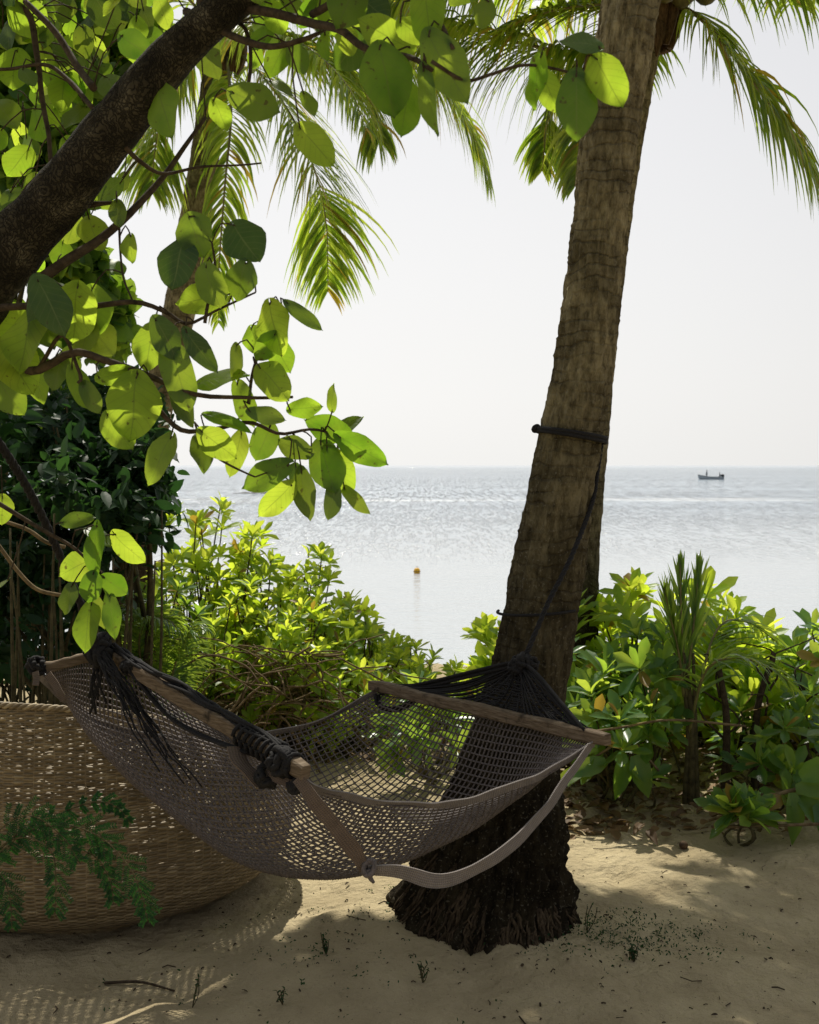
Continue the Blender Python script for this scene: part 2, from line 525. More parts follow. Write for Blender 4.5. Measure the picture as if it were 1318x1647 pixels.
def sand_mat():
    m, nt, nd, lk = new_mat('beach_sand')
    geo = nd.new('ShaderNodeNewGeometry')
    n1 = N(nd, 'ShaderNodeTexNoise'); n1.inputs['Scale'].default_value = 3.0; n1.inputs['Detail'].default_value = 8
    n2 = N(nd, 'ShaderNodeTexNoise'); n2.inputs['Scale'].default_value = 260.0; n2.inputs['Detail'].default_value = 3
    n3 = N(nd, 'ShaderNodeTexNoise'); n3.inputs['Scale'].default_value = 28.0; n3.inputs['Detail'].default_value = 6
    vo = N(nd, 'ShaderNodeTexVoronoi'); vo.inputs['Scale'].default_value = 46.0
    for n in (n1, n2, n3, vo):
        lk.new(geo.outputs['Position'], n.inputs['Vector'])
    rp = ramp(nd, [(0.3, (0.39, 0.32, 0.19)), (0.7, (0.61, 0.515, 0.32))])
    lk.new(n1.outputs[0], rp.inputs[0])
    col = mixc(nd, lk, math_n(nd, lk, 'MULTIPLY', n2.outputs[0], 0.5), rp.outputs[0], (0.22, 0.17, 0.11), 'MIX')
    # scattered dark crumbs of shell, bark and soil
    mr = N(nd, 'ShaderNodeMapRange'); mr.inputs[1].default_value = 0.16; mr.inputs[2].default_value = 0.09
    lk.new(vo.outputs['Distance'], mr.inputs[0])
    gate = N(nd, 'ShaderNodeMapRange'); gate.inputs[1].default_value = 0.5; gate.inputs[2].default_value = 0.64
    lk.new(n3.outputs[0], gate.inputs[0])
    col = mixc(nd, lk, math_n(nd, lk, 'MULTIPLY', mr.outputs[0], gate.outputs[0]), col, (0.05, 0.036, 0.022))
    pb = N(nd, 'ShaderNodeBsdfPrincipled')
    pb.inputs['Roughness'].default_value = 0.95
    pb.inputs['Specular IOR Level'].default_value = 0.1
    lk.new(col, pb.inputs['Base Color'])
    h = math_n(nd, lk, 'ADD', math_n(nd, lk, 'MULTIPLY', n3.outputs[0], 1.0), math_n(nd, lk, 'MULTIPLY', n2.outputs[0], 0.18))
    bp = N(nd, 'ShaderNodeBump'); bp.inputs['Strength'].default_value = 1.0; bp.inputs['Distance'].default_value = 0.03
    lk.new(h, bp.inputs['Height'])
    lk.new(bp.outputs[0], pb.inputs['Normal'])
    out = nd.new('ShaderNodeOutputMaterial')
    lk.new(pb.outputs[0], out.inputs[0])
    return m


M['sand'] = sand_mat()


def sea_mat():
    m, nt, nd, lk = new_mat('sea_water')
    geo = nd.new('ShaderNodeNewGeometry')

    def wave(sx, sy, sc, det):
        mp = nd.new('ShaderNodeMapping')
        mp.inputs['Scale'].default_value = (sx, sy, 1)
        mp.inputs['Rotation'].default_value = (0, 0, R(6))
        lk.new(geo.outputs['Position'], mp.inputs['Vector'])
        n = N(nd, 'ShaderNodeTexNoise')
        n.inputs['Scale'].default_value = sc
        n.inputs['Detail'].default_value = det
        n.inputs['Roughness'].default_value = 0.6
        lk.new(mp.outputs[0], n.inputs['Vector'])
        return n.outputs[0]
    swell = wave(0.22, 1.0, 0.55, 3)
    rip = wave(0.35, 1.0, 2.4, 4)
    fine = wave(0.8, 1.0, 9.0, 3)
    sp = nd.new('ShaderNodeSeparateXYZ')
    lk.new(geo.outputs['Position'], sp.inputs[0])
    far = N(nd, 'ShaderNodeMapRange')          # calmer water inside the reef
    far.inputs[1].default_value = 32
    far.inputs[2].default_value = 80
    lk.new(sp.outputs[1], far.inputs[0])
    # gusts raise short crests of steep wavelets that catch the sun one by one
    pt_near = wave(1.0, 0.12, 7.0, 1)
    pt_far = wave(1.0, 0.06, 2.6, 1)
    out_ = N(nd, 'ShaderNodeMapRange'); out_.inputs[1].default_value = 70; out_.inputs[2].default_value = 110
    lk.new(sp.outputs[1], out_.inputs[0])
    mxf = nd.new('ShaderNodeMix'); mxf.data_type = 'FLOAT'
    lk.new(out_.outputs[0], mxf.inputs[0]); lk.new(pt_near, mxf.inputs[2]); lk.new(pt_far, mxf.inputs[3])
    pt1 = mxf.outputs[0]
    pt2 = wave(0.25, 1.0, 0.06, 3)
    pm = N(nd, 'ShaderNodeMapRange'); pm.inputs[1].default_value = 0.53; pm.inputs[2].default_value = 0.60
    lk.new(math_n(nd, lk, 'ADD', math_n(nd, lk, 'MULTIPLY', pt1, 0.8), math_n(nd, lk, 'MULTIPLY', pt2, 0.27)), pm.inputs[0])
    steep = math_n(nd, lk, 'MULTIPLY', pm.outputs[0], far.outputs[0])
    chop = wave(0.7, 1.0, 5.0, 1)
    amp = math_n(nd, lk, 'ADD', math_n(nd, lk, 'MULTIPLY', far.outputs[0], 0.35), 0.30)
    h = math_n(nd, lk, 'ADD', math_n(nd, lk, 'MULTIPLY', swell, 0.40), math_n(nd, lk, 'MULTIPLY', rip, 0.26))
    h = math_n(nd, lk, 'ADD', h, math_n(nd, lk, 'MULTIPLY', fine, 0.05))
    h = math_n(nd, lk, 'MULTIPLY', h, amp)
    calm = N(nd, 'ShaderNodeMapRange'); calm.inputs[1].default_value = 150; calm.inputs[2].default_value = 2200
    calm.inputs[3].default_value = 1.0; calm.inputs[4].default_value = 0.12
    lk.new(sp.outputs[1], calm.inputs[0])
    h = math_n(nd, lk, 'ADD', h, math_n(nd, lk, 'MULTIPLY', math_n(nd, lk, 'MULTIPLY', chop, steep), 1.0))
    h = math_n(nd, lk, 'MULTIPLY', h, calm.outputs[0])
    bp = N(nd, 'ShaderNodeBump')
    bp.inputs['Strength'].default_value = 1.0
    bp.inputs['Distance'].default_value = 1.0
    lk.new(h, bp.inputs['Height'])
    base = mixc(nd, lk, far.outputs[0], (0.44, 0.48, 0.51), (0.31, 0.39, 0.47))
    # broken white water on the reef edge
    fo = wave(0.06, 0.5, 0.9, 4)
    d = math_n(nd, lk, 'ABSOLUTE', math_n(nd, lk, 'SUBTRACT', sp.outputs[1], 96.0))
    line = N(nd, 'ShaderNodeMapRange'); line.inputs[1].default_value = 7; line.inputs[2].default_value = 1
    lk.new(d, line.inputs[0])
    fm = N(nd, 'ShaderNodeMapRange'); fm.inputs[1].default_value = 0.5; fm.inputs[2].default_value = 0.6
    lk.new(fo, fm.inputs[0])
    foam = math_n(nd, lk, 'MULTIPLY', line.outputs[0], fm.outputs[0])
    base = mixc(nd, lk, foam, base, (0.85, 0.86, 0.84))
    pb = N(nd, 'ShaderNodeBsdfPrincipled')
    lk.new(base, pb.inputs['Base Color'])
    pb.inputs['Roughness'].default_value = 0.12
    pb.inputs['IOR'].default_value = 1.33
    lk.new(bp.outputs[0], pb.inputs['Normal'])
    out = nd.new('ShaderNodeOutputMaterial')
    lk.new(pb.outputs[0], out.inputs[0])
    return m


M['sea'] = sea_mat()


def plain(name, col, rough=0.5, nscale=5, var=0.25):
    return rough_mat(name, [(0.3, tuple(c * (1 - var) for c in col)), (0.7, tuple(min(1, c * (1 + var)) for c in col))], (1, 1, 1), nscale, 0.1, 0.005, rough=rough, spec=0.4)


M['hull'] = plain('hazed_boat_paint', (0.42, 0.47, 0.50))  # hull colour lightened to carry the distance haze
M['hull_trim'] = plain('boat_trim', (0.16, 0.19, 0.20))
M['motor'] = plain('outboard_black', (0.02, 0.025, 0.03))
M['skin'] = plain('skin', (0.12, 0.07, 0.045))
M['shirt'] = plain('shirt_cloth', (0.03, 0.04, 0.06), 0.9)
M['hair'] = plain('hair', (0.01, 0.008, 0.006), 0.6)
M['buoy'] = plain('yellow_plastic', (0.75, 0.42, 0.02), 0.4)
M['buoy_band'] = plain('buoy_rope', (0.15, 0.10, 0.04), 0.8)
M['wicker'] = None


def wicker_mat():
    m, nt, nd, lk = new_mat('wicker_cane')
    at = N(nd, 'ShaderNodeAttribute', attribute_name='luv')
    sep = nd.new('ShaderNodeSeparateXYZ')
    lk.new(at.outputs['Vector'], sep.inputs[0])
    geo = nd.new('ShaderNodeNewGeometry')
    nz = N(nd, 'ShaderNodeTexNoise'); nz.inputs['Scale'].default_value = 18; nz.inputs['Detail'].default_value = 6
    lk.new(geo.outputs['Position'], nz.inputs['Vector'])
    f = math_n(nd, lk, 'ADD', math_n(nd, lk, 'MULTIPLY', nz.outputs[0], 0.6), math_n(nd, lk, 'MULTIPLY', sep.outputs[2], 0.5))
    rp = ramp(nd, [(0.2, (0.10, 0.073, 0.038)), (0.6, (0.24, 0.18, 0.098)), (0.95, (0.45, 0.36, 0.215))])
    lk.new(f, rp.inputs[0])
    pb = N(nd, 'ShaderNodeBsdfPrincipled')
    pb.inputs['Roughness'].default_value = 0.55
    pb.inputs['Specular IOR Level'].default_value = 0.35
    lk.new(rp.outputs[0], pb.inputs['Base Color'])
    out = nd.new('ShaderNodeOutputMaterial')
    lk.new(pb.outputs[0], out.inputs[0])
    return m


M['wicker'] = wicker_mat()

# ------------------------------------------------------------------ leaf templates


def make_leaf(kind, rows=7):
    """unit leaf: length 1 along +Y, width 1 across X, normal +Z; returns verts, faces, attr"""
    us = np.array([-1, -0.5, 0, 0.5, 1.0]) if kind != 'leaflet' else np.array([-1, 0, 1.0])
    V, A = [], []
    for i in range(rows):
        v = i / (rows - 1)
        if kind == 'round':       # broad, nearly round leaf with a short tip
            v = 0.5 - 0.5 * math.cos(math.pi * v)
            w = 0.5 * max(0.0, math.sin(math.pi * v ** 0.92)) ** 0.60
        elif kind == 'obovate':   # paddle leaf, widest near the tip
            w = 0.5 * (v ** 0.9 + 0.08) * (1 - v ** 5) ** 0.6 * 1.15 if v < 0.999 else 0.03
        else:                     # lanceolate
            w = 0.5 * math.sin(math.pi * (v * 0.93 + 0.07) ** 0.8) ** 0.9 if v < 0.999 else 0.0
        for u in us:
            x = u * w
            y = v
            if kind == 'round':
                y = v - 0.13 * (abs(u) ** 1.5) * (1 - v) ** 3 + 0.05 * max(0, v - 0.9) / 0.1 * (1 - abs(u))
            z = 0.16 * abs(x) - 0.22 * v * v + 0.05
            if kind == 'round':
                z = 0.20 * abs(x) - 0.22 * v * v - 0.28 * x * x + 0.03 * math.sin(7 * v + 3 * u)
            if kind == 'obovate':
                z = 0.15 * abs(x) - 0.18 * v * v + 0.02 * math.sin(5 * v)
            V.append((x, y, z))
            A.append((u, v, 0))
    nu = len(us)
    F = []
    for i in range(rows - 1):
        for j in range(nu - 1):
            a = i * nu + j
            F.append(np.array([a, a + 1, a + nu + 1, a + nu]))
    return np.array(V), F, np.array(A, dtype=float)


ROUND = make_leaf('round', 12)
OBO = make_leaf('obovate', 6)
LANCE = make_leaf('lance', 5)


def put_leaf(mb, tpl, base, ydir, zdir, length, width, rnd=None, curl=None):
    B = basis(ydir, zdir)
    c = (random.uniform(0.3, 1.5) if curl is None else curl)
    S = B @ np.diag([width, length, length * c])
    if tpl is ROUND:
        T = tpl[0].copy()
        k1, k2, k3 = random.uniform(-0.10, 0.10), random.uniform(3, 7), random.uniform(0, 6)
        T[:, 2] += k1 * np.sin(T[:, 1] * k2 + k3) * np.abs(T[:, 0]) * 2 + random.uniform(-0.25, 0.25) * T[:, 0] * T[:, 1]
        T[:, 0] *= 1 + 0.06 * np.sin(T[:, 1] * 9 + k3)
        T[:, 0] += random.uniform(-0.12, 0.12) * T[:, 1] ** 2
        mb.inst(T, tpl[1], tpl[2], S, np.asarray(base), random.random() if rnd is None else rnd)
        return
    mb.inst(tpl[0], tpl[1], tpl[2], S, np.asarray(base), random.random() if rnd is None else rnd)


def rdir(spread=1.0):
    return unit(RNG.normal(size=3)) * spread


SUN = np.array([math.sin(R(SUN_AZ)) * math.cos(R(SUN_EL)), math.cos(R(SUN_AZ)) * math.cos(R(SUN_EL)), math.sin(R(SUN_EL))])

# ------------------------------------------------------------------ world, sun, camera
w = bpy.data.worlds.new('World')
bpy.context.scene.world = w
w.use_nodes = True
nt = w.node_tree
nt.nodes.clear()
sky = nt.nodes.new('ShaderNodeTexSky')
sky.sky_type = 'NISHITA'
sky.sun_disc = False
sky.sun_elevation = R(SUN_EL)
sky.sun_rotation = R(SUN_AZ)
sky.air_density = 1.0
sky.dust_density = 4.0
sky.ozone_density = 1.5
nd_, lk_ = nt.nodes, nt.links
hsv = nd_.new('ShaderNodeHueSaturation')      # humid haze washes the blue out
hsv.inputs['Saturation'].default_value = 0.45
tc = nd_.new('ShaderNodeTexCoord')
sp_ = nd_.new('ShaderNodeSeparateXYZ')
lk_.new(tc.outputs['Generated'], sp_.inputs[0])
# haze scatters the sunlight forward: bright towards the sun over the sea, dim behind
fw = math_n(nd_, lk_, 'ADD', math_n(nd_, lk_, 'MULTIPLY', sp_.outputs[0], math.sin(R(SUN_AZ)) * 0.5), math_n(nd_, lk_, 'MULTIPLY', sp_.outputs[1], math.cos(R(SUN_AZ)) * 0.5))
fw = math_n(nd_, lk_, 'ADD', fw, 0.5)
fw = math_n(nd_, lk_, 'POWER', math_n(nd_, lk_, 'MAXIMUM', fw, 0.0), 2.8)
hz_ = mixc(nd_, lk_, fw, (3.8, 3.85, 4.0), (10.4, 10.3, 10.0))
zz_ = nd_.new('ShaderNodeMapRange')
zz_.inputs[1].default_value = 0.0
zz_.inputs[2].default_value = 0.45
lk_.new(sp_.outputs[2], zz_.inputs[0])
hz_ = mixc(nd_, lk_, zz_.outputs[0], hz_, mixc(nd_, lk_, 1.0, hz_, (0.86, 0.87, 0.93), 'MULTIPLY'))
cn = nd_.new('ShaderNodeTexNoise')            # faint veils of high cloud
cn.inputs['Scale'].default_value = 3.0
cn.inputs['Detail'].default_value = 6
cm = nd_.new('ShaderNodeMapping')
cm.inputs['Scale'].default_value = (1, 1, 5)
lk_.new(tc.outputs['Generated'], cm.inputs[0])
lk_.new(cm.outputs[0], cn.inputs['Vector'])
hz_ = mixc(nd_, lk_, math_n(nd_, lk_, 'MULTIPLY', cn.outputs[0], 0.10), hz_, (8.6, 8.6, 8.6))
bg = nd_.new('ShaderNodeBackground')
bg.inputs['Strength'].default_value = 0.1
out = nd_.new('ShaderNodeOutputWorld')
lk_.new(sky.outputs[0], hsv.inputs['Color'])
lk_.new(hsv.outputs[0], bg.inputs[0])
lk_.new(mixc(nd_, lk_, 0.88, hsv.outputs[0], hz_), bg.inputs[0])
lk_.new(bg.outputs[0], out.inputs[0])

sl = bpy.data.lights.new('sun', 'SUN')
sl.energy = 5.0
sl.angle = R(0.53)
sl.color = (1.0, 0.94, 0.82)
so = bpy.data.objects.new('sun', sl)
C.objects.link(so)
so.rotation_euler = Vector(-SUN).to_track_quat('-Z', 'Y').to_euler()

cd = bpy.data.cameras.new('camera')
cam = bpy.data.objects.new('camera', cd)
C.objects.link(cam)
cam.location = (0, 0, CAM_H)
cam.rotation_euler = (R(90) - PITCH, 0, 0)
cd.sensor_fit = 'VERTICAL'
cd.sensor_height = 36
cd.sensor_width = 36
cd.lens = F_PX / 1647 * 36
cd.clip_end = 60000
cd.clip_start = 0.05
cd.dof.use_dof = True
cd.dof.focus_distance = 3.8
cd.dof.aperture_fstop = 9
bpy.context.scene.camera = cam
sc = bpy.context.scene
sc.view_settings.view_transform = 'Standard'
sc.view_settings.look = 'None'
sc.view_settings.exposure = 0
sc.view_settings.gamma = 1
sc.render.engine = 'CYCLES'
sc.cycles.use_denoising = True
sc.cycles.max_bounces = 10
sc.cycles.diffuse_bounces = 4
sc.cycles.sample_clamp_indirect = 6

# ------------------------------------------------------------------ sand


def smooth(a, b, x):
    t = min(1, max(0, (x - a) / (b - a)))
    return t * t * (3 - 2 * t)


def axis(lo, hi, step, far, grow=1.35):
    a = list(np.arange(lo, hi + 1e-6, step))
    s = step
    while a[-1] < far[1]:
        s *= grow
        a.append(a[-1] + s)
    s = step
    b = []
    x = lo
    while x > far[0]:
        s *= grow
        x -= s
        b.append(x)
    return np.array(b[::-1] + a)


TRUNK_BASE = (0.22, 4.08)


def sand_h(x, y, detail=True):
    h = 0.0
    if 0 < y < 14 and -9 < x < 9:
        h += 0.05 * fbm(x * 0.7, y * 0.7, 1.3, 2)
        if detail:
            h += 0.022 * fbm(x * 3.1, y * 3.1, 5.1, 3) + 0.016 * fbm(x * 8, y * 8, 2.2, 3)
            # old footprints: shallow dents
            c = noise.cell_vector(Vector((x * 2.2, y * 2.2, 0)))
            f = noise.voronoi(Vector((x * 3.0, y * 2.2, 0.0)))[0][0]
            h -= 0.065 * math.exp(-(f / 0.22) ** 2) * smooth(-0.3, 0.6, x)
        h += 0.10 * smooth(5.2, 6.3, y) * smooth(-1.5, 1.5, x)
        dx, dy = x - TRUNK_BASE[0], y - TRUNK_BASE[1]
        h += 0.05 * math.exp(-(dx * dx + dy * dy) / 0.35)
    h -= 0.2 * max(0, y - 9.0) if y < 24 else 3.0
    return h


xs = axis(-3.0, 3.0, 0.025, (-3000, 3000))
ys = axis(2.6, 7.5, 0.025, (-60, 9000))
mb = MB()
V = np.zeros((len(ys), len(xs), 3))
for j, y in enumerate(ys):
    for i, x in enumerate(xs):
        V[j, i] = (x, y, sand_h(x, y))
mb.grid(V.reshape(-1, 3), len(xs), len(ys))
tag(mb.build('sand', M['sand']), kind='structure')

# ------------------------------------------------------------------ sea
sx = axis(-40, 40, 8, (-40000, 40000), 1.6)
sy = axis(11, 60, 4, (10.5, 45000), 1.5)
mb = MB()
V = np.array([(x, y, SEA_Z) for y in sy for x in sx])
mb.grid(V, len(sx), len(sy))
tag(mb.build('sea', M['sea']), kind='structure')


def gz(x, y):
    return sand_h(x, y)


# ------------------------------------------------------------------ palms
def frond(mb_leaf, mb_rachis, pts, leaf_len, n_leaf=46, hang=0.55, width=0.023, r0=0.016, start=0.12, limp=0.5, spread=1.0, dens=2.1):
    """one feather frond along the spine pts; leaflets on both sides"""
    sp = cr(pts, 40)
    L = np.concatenate([[0], np.cumsum(np.linalg.norm(np.diff(sp, axis=0), axis=1))])
    tot = L[-1]
    mb_rachis.tube(sp, np.linspace(r0, 0.003, 40), 6)
    n_leaf = int(n_leaf * dens)
    for k in range(n_leaf):
        q = start + (1 - start) * (k + random.uniform(-0.3, 0.3)) / n_leaf
        q = min(0.995, max(start, q))
        s = q * tot
        i = min(np.searchsorted(L, s), 39)
        p = sp[i - 1] + (sp[i] - sp[i - 1]) * ((s - L[i - 1]) / max(1e-6, L[i] - L[i - 1]))
        t = unit(sp[i] - sp[i - 1])
        side = np.cross(t, np.array([0, 0, 1.0]))
        if np.linalg.norm(side) < 0.25:
            side = np.cross(t, np.array([0.3, 1.0, 0.0]))
        side = unit(side)
        up = np.cross(side, t)
        prof = math.sin(math.pi * (0.18 + 0.78 * q) ** 0.9) ** 0.7
        for sgn in (-1, 1):
            if random.random() < 0.05:
                continue
            ln = 1.22 * leaf_len * prof * random.uniform(0.72, 1.15)
            d = unit(side * sgn * spread + t * (0.55 + 0.5 * q) + up * random.uniform(-0.1, 0.35) + rdir(0.2))
            m = 6
            c = [p]
            dd = d.copy()
            for a in range(m):
                g = hang * (0.10 + limp * (a / m)) * random.uniform(0.8, 1.2)
                dd = unit(dd + np.array([0, 0, -1.0]) * g)
                c.append(c[-1] + dd * ln / m)
            c = np.array(c)
            wprof = width * np.array([0.45, 0.9, 1.0, 0.85, 0.6, 0.32, 0.03]) * random.uniform(0.8, 1.15)
            tt = np.gradient(c, axis=0)
            wd = np.cross(tt, up * 0.8 + t * 0.5 * sgn + rdir(0.15))
            wd /= np.linalg.norm(wd, axis=1)[:, None] + 1e-9
            nn = np.cross(wd, tt)
            nn /= np.linalg.norm(nn, axis=1)[:, None] + 1e-9
            Vv = np.stack([c - wd * wprof[:, None] / 2, c + nn * wprof[:, None] * 0.22, c + wd * wprof[:, None] / 2], 1).reshape(-1, 3)
            at = np.zeros((len(Vv), 3))
            at[:, 0] = np.tile([-1, 0, 1], m + 1)
            at[:, 1] = np.repeat(np.linspace(0, 1, m + 1), 3)
            at[:, 2] = random.random()
            F = []
            for a in range(m):
                for b in range(2):
                    i0 = a * 3 + b
                    F.append(np.array([i0, i0 + 1, i0 + 4, i0 + 3]))
            mb_leaf.add(Vv, F, at)


def add_frond(root, pts, leaf_len, mat='palm', **kw):
    a, b = MB(), MB()
    frond(a, b, pts, leaf_len, **kw)
    o = a.build('frond', M[mat], root)
    b.build('midrib', M['rachis'], o)
    return o


def trunk_mesh(prof, nz_per_m, sides, ring_gap, ring_amp, fiss_amp, low_rough=0.0, seed=0.0):
    """prof: list of (z, x, y, r); returns an MB holding the trunk"""
    prof = np.array(prof)
    z0, z1 = prof[0, 0], prof[-1, 0]
    n = int((z1 - z0) * nz_per_m)
    zs = np.linspace(z0, z1, n)
    cx, cy, rr = (np.interp(zs, prof[:, 0], prof[:, k]) for k in (1, 2, 3))
    ker = max(3, int(n * 0.02) * 2 + 1)
    k = np.ones(ker) / ker
    def sm(a):
        return np.convolve(np.pad(a, ker // 2, mode='edge'), k, mode='valid')[:n]
    cx, cy, rr = sm(cx), sm(cy), sm(rr)
    ang = np.arange(sides) * 2 * math.pi / sides
    V = np.zeros((n, sides, 3))
    A = np.zeros((n, sides, 3))
    for i, z in enumerate(zs):
        low = smooth(0.75, 0.2, z) if low_rough else 0.0
        for j, a in enumerate(ang):
            ca, sa = math.cos(a), math.sin(a)
            ph = z / ring_gap + 0.25 * noise.noise(Vector((ca * 1.5, sa * 1.5, z * 3 + seed)))
            fr = ph - math.floor(ph)
            ring = (abs(fr - 0.5) * 2) ** 4
            ring2 = math.exp(-((fr - 0.12) / 0.10) ** 2)
            d = ring_amp * (ring * 0.9 + ring2 * -0.5) * (0.6 + 0.7 * noise.noise(Vector((ca * 2, sa * 2, z * 7 + seed))))
            d += fiss_amp * noise.fractal(Vector((ca * 7, sa * 7, z * 7 + seed)), 0.9, 2.1, 4)
            d += 0.008 * noise.noise(Vector((ca * 1.2, sa * 1.2, z * 1.4 + seed)))
            if low:
                d += low * low_rough * (0.6 * noise.fractal(Vector((ca * 9, sa * 9, z * 6)), 0.8, 2.0, 4) + 0.35 * abs(math.sin(a * 23 + 3 * noise.noise(Vector((ca * 3, sa * 3, z * 5))))))
            r = rr[i] + d - (0.007 if low_rough and z > 0.8 else 0.0) * smooth(0.8, 1.2, z)
            V[i, j] = (cx[i] + ca * r, cy[i] + sa * r, z)
            A[i, j] = (j / sides, z, 0.5)
    m = MB()
    m.grid(V.reshape(-1, 3), sides, n, A.reshape(-1, 3), closed_u=True)
    return m


# main leaning coconut palm
D0 = 4.08
edges = [(0, 963, 1060), (100, 953, 1045), (200, 937, 1030), (300, 925, 1017), (400, 914, 1005), (500, 902, 998), (600, 888, 987), (700, 868, 971),
         (800, 845, 957), (900, 823, 944), (1000, 803, 929), (1100, 786, 910), (1200, 748, 897), (1290, 722, 896), (1360, 704, 898), (1420, 668, 901), (1470, 640, 906), (1510, 612, 916), (1560, 584, 930)]
prof = []
for py, l, r in edges[::-1]:
    a, b = P(l, py, D0), P(r, py, D0)
    prof.append((a[2], (a[0] + b[0]) / 2, D0, (b[0] - a[0]) / 2))
top = prof[-1]
for k in range(1, 8):
    prof.append((top[0] + k * 0.42, top[1] + 0.13 * k - 0.004 * k * k, D0 + 0.06 * k, top[3] * (1 - 0.02 * k)))
mp_root = thing('coconut_palm', (prof[0][1], D0, 0), 'thick leaning coconut palm trunk with flared rooty base, carrying the tied hammock ropes', 'palm tree', 'coconut palms')
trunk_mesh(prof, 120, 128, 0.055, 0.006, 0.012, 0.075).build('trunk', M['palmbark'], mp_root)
# exposed root fibres round the foot
rb = MB()
bx, by = prof[2][1], D0
for k in range(900):
    a = random.uniform(math.pi * 0.70, math.pi * 2.2)
    left = max(0.0, -math.cos(a))
    z1 = random.uniform(0.02, 0.13 + 0.22 * left)
    c, s = math.cos(a), math.sin(a)
    pa_ = np.array(prof)
    r1 = np.interp(z1, pa_[:, 0], pa_[:, 3]) + 0.012
    x1 = np.interp(z1, pa_[:, 0], pa_[:, 1])
    l = random.uniform(0.0, 0.05)
    drop = random.uniform(0.05, 0.16)
    pts = []
    for q in np.linspace(0, 1, 5):
        z = max(z1 - drop * q, -0.01)
        rr = np.interp(z, pa_[:, 0], pa_[:, 3]) + 0.014 * math.sin(math.pi * q) + l * q * q + random.uniform(-0.006, 0.006)
        aa = a + random.uniform(-0.05, 0.05)
        x, y = np.interp(z, pa_[:, 0], pa_[:, 1]) + rr * math.cos(aa), D0 + rr * math.sin(aa)
        pts.append((x, y, max(z, gz(x, y) - 0.015)))
    rb.tube(cr(pts, 8), np.linspace(random.uniform(0.004, 0.010), 0.003, 8), 5)
rb.build('root_mass', M['root'], mp_root)['kind'] = 'stuff'
topp = np.array([prof[-1][1], prof[-1][2], prof[-1][0]])
for k in range(11):
    az = k * 2.4 + 0.4
    el = random.uniform(0.5, 1.1)
    L = 2.4
    pts = [topp]
    d = np.array([math.cos(az) * math.cos(el), math.sin(az) * math.cos(el), math.sin(el)])
    for s in range(6):
        pts.append(pts[-1] + d * L / 6)
        d = unit(d + np.array([0, 0, -0.20]))
    add_frond(mp_root, pts, 0.6, n_leaf=36, width=0.035, dens=1.0)


def palm(label, cpx, cpy, depth, trunk_pts, fronds, up_n, leaf_len, group=None, nuts=0, rad=0.10, kw={}, up_len=2.2):
    base = trunk_pts[0]
    root = thing('coconut_palm', (base[0], base[1], gz(base[0], base[1])), label, 'palm tree', 'coconut palms')
    tp = cr(trunk_pts, 12)
    pr = [(p[2], p[0], p[1], rad * (1.35 - 0.4 * i / 11)) for i, p in enumerate(tp)]
    trunk_mesh(pr, 50, 40, 0.09, 0.006, 0.008, 0, 5.0).build('trunk', M['palmbark'], root)
    cpos = P(cpx, cpy, depth)
    # fibrous crown heart
    fb = MB()
    for k in range(26):
        a = random.uniform(0, 6.28)
        d = np.array([math.cos(a), math.sin(a), 0])
        q = cpos + np.array([0, 0, -0.35]) + d * rad * 0.9
        fb.tube(cr([q, q + d * 0.06 + np.array([0, 0, 0.25]), cpos + d * 0.16 + np.array([0, 0, random.uniform(0, 0.25)])], 7), np.array([0.02, 0.035, 0.04, 0.035, 0.03, 0.02, 0.006]), 5)
    fb.build('crown_heart', M['fibre'], root)
    for f in fronds:
        pts, ll, k2 = f
        o = dict(kw); o.update(k2)
        add_frond(root, PP(pts), ll, **o)
    for k in range(up_n):
        az = k * 2.399 + 0.9
        el = random.uniform(0.55, 1.15)
        d = np.array([math.cos(az) * math.cos(el), math.sin(az) * math.cos(el), math.sin(el)])
        pts = [cpos]
        for s in range(6):
            pts.append(pts[-1] + d * up_len / 6)
            d = unit(d + np.array([0, 0, -0.16]))
        add_frond(root, pts, leaf_len, n_leaf=40, dens=1.1, **dict(dict(width=0.032), **kw))
    return root, cpos


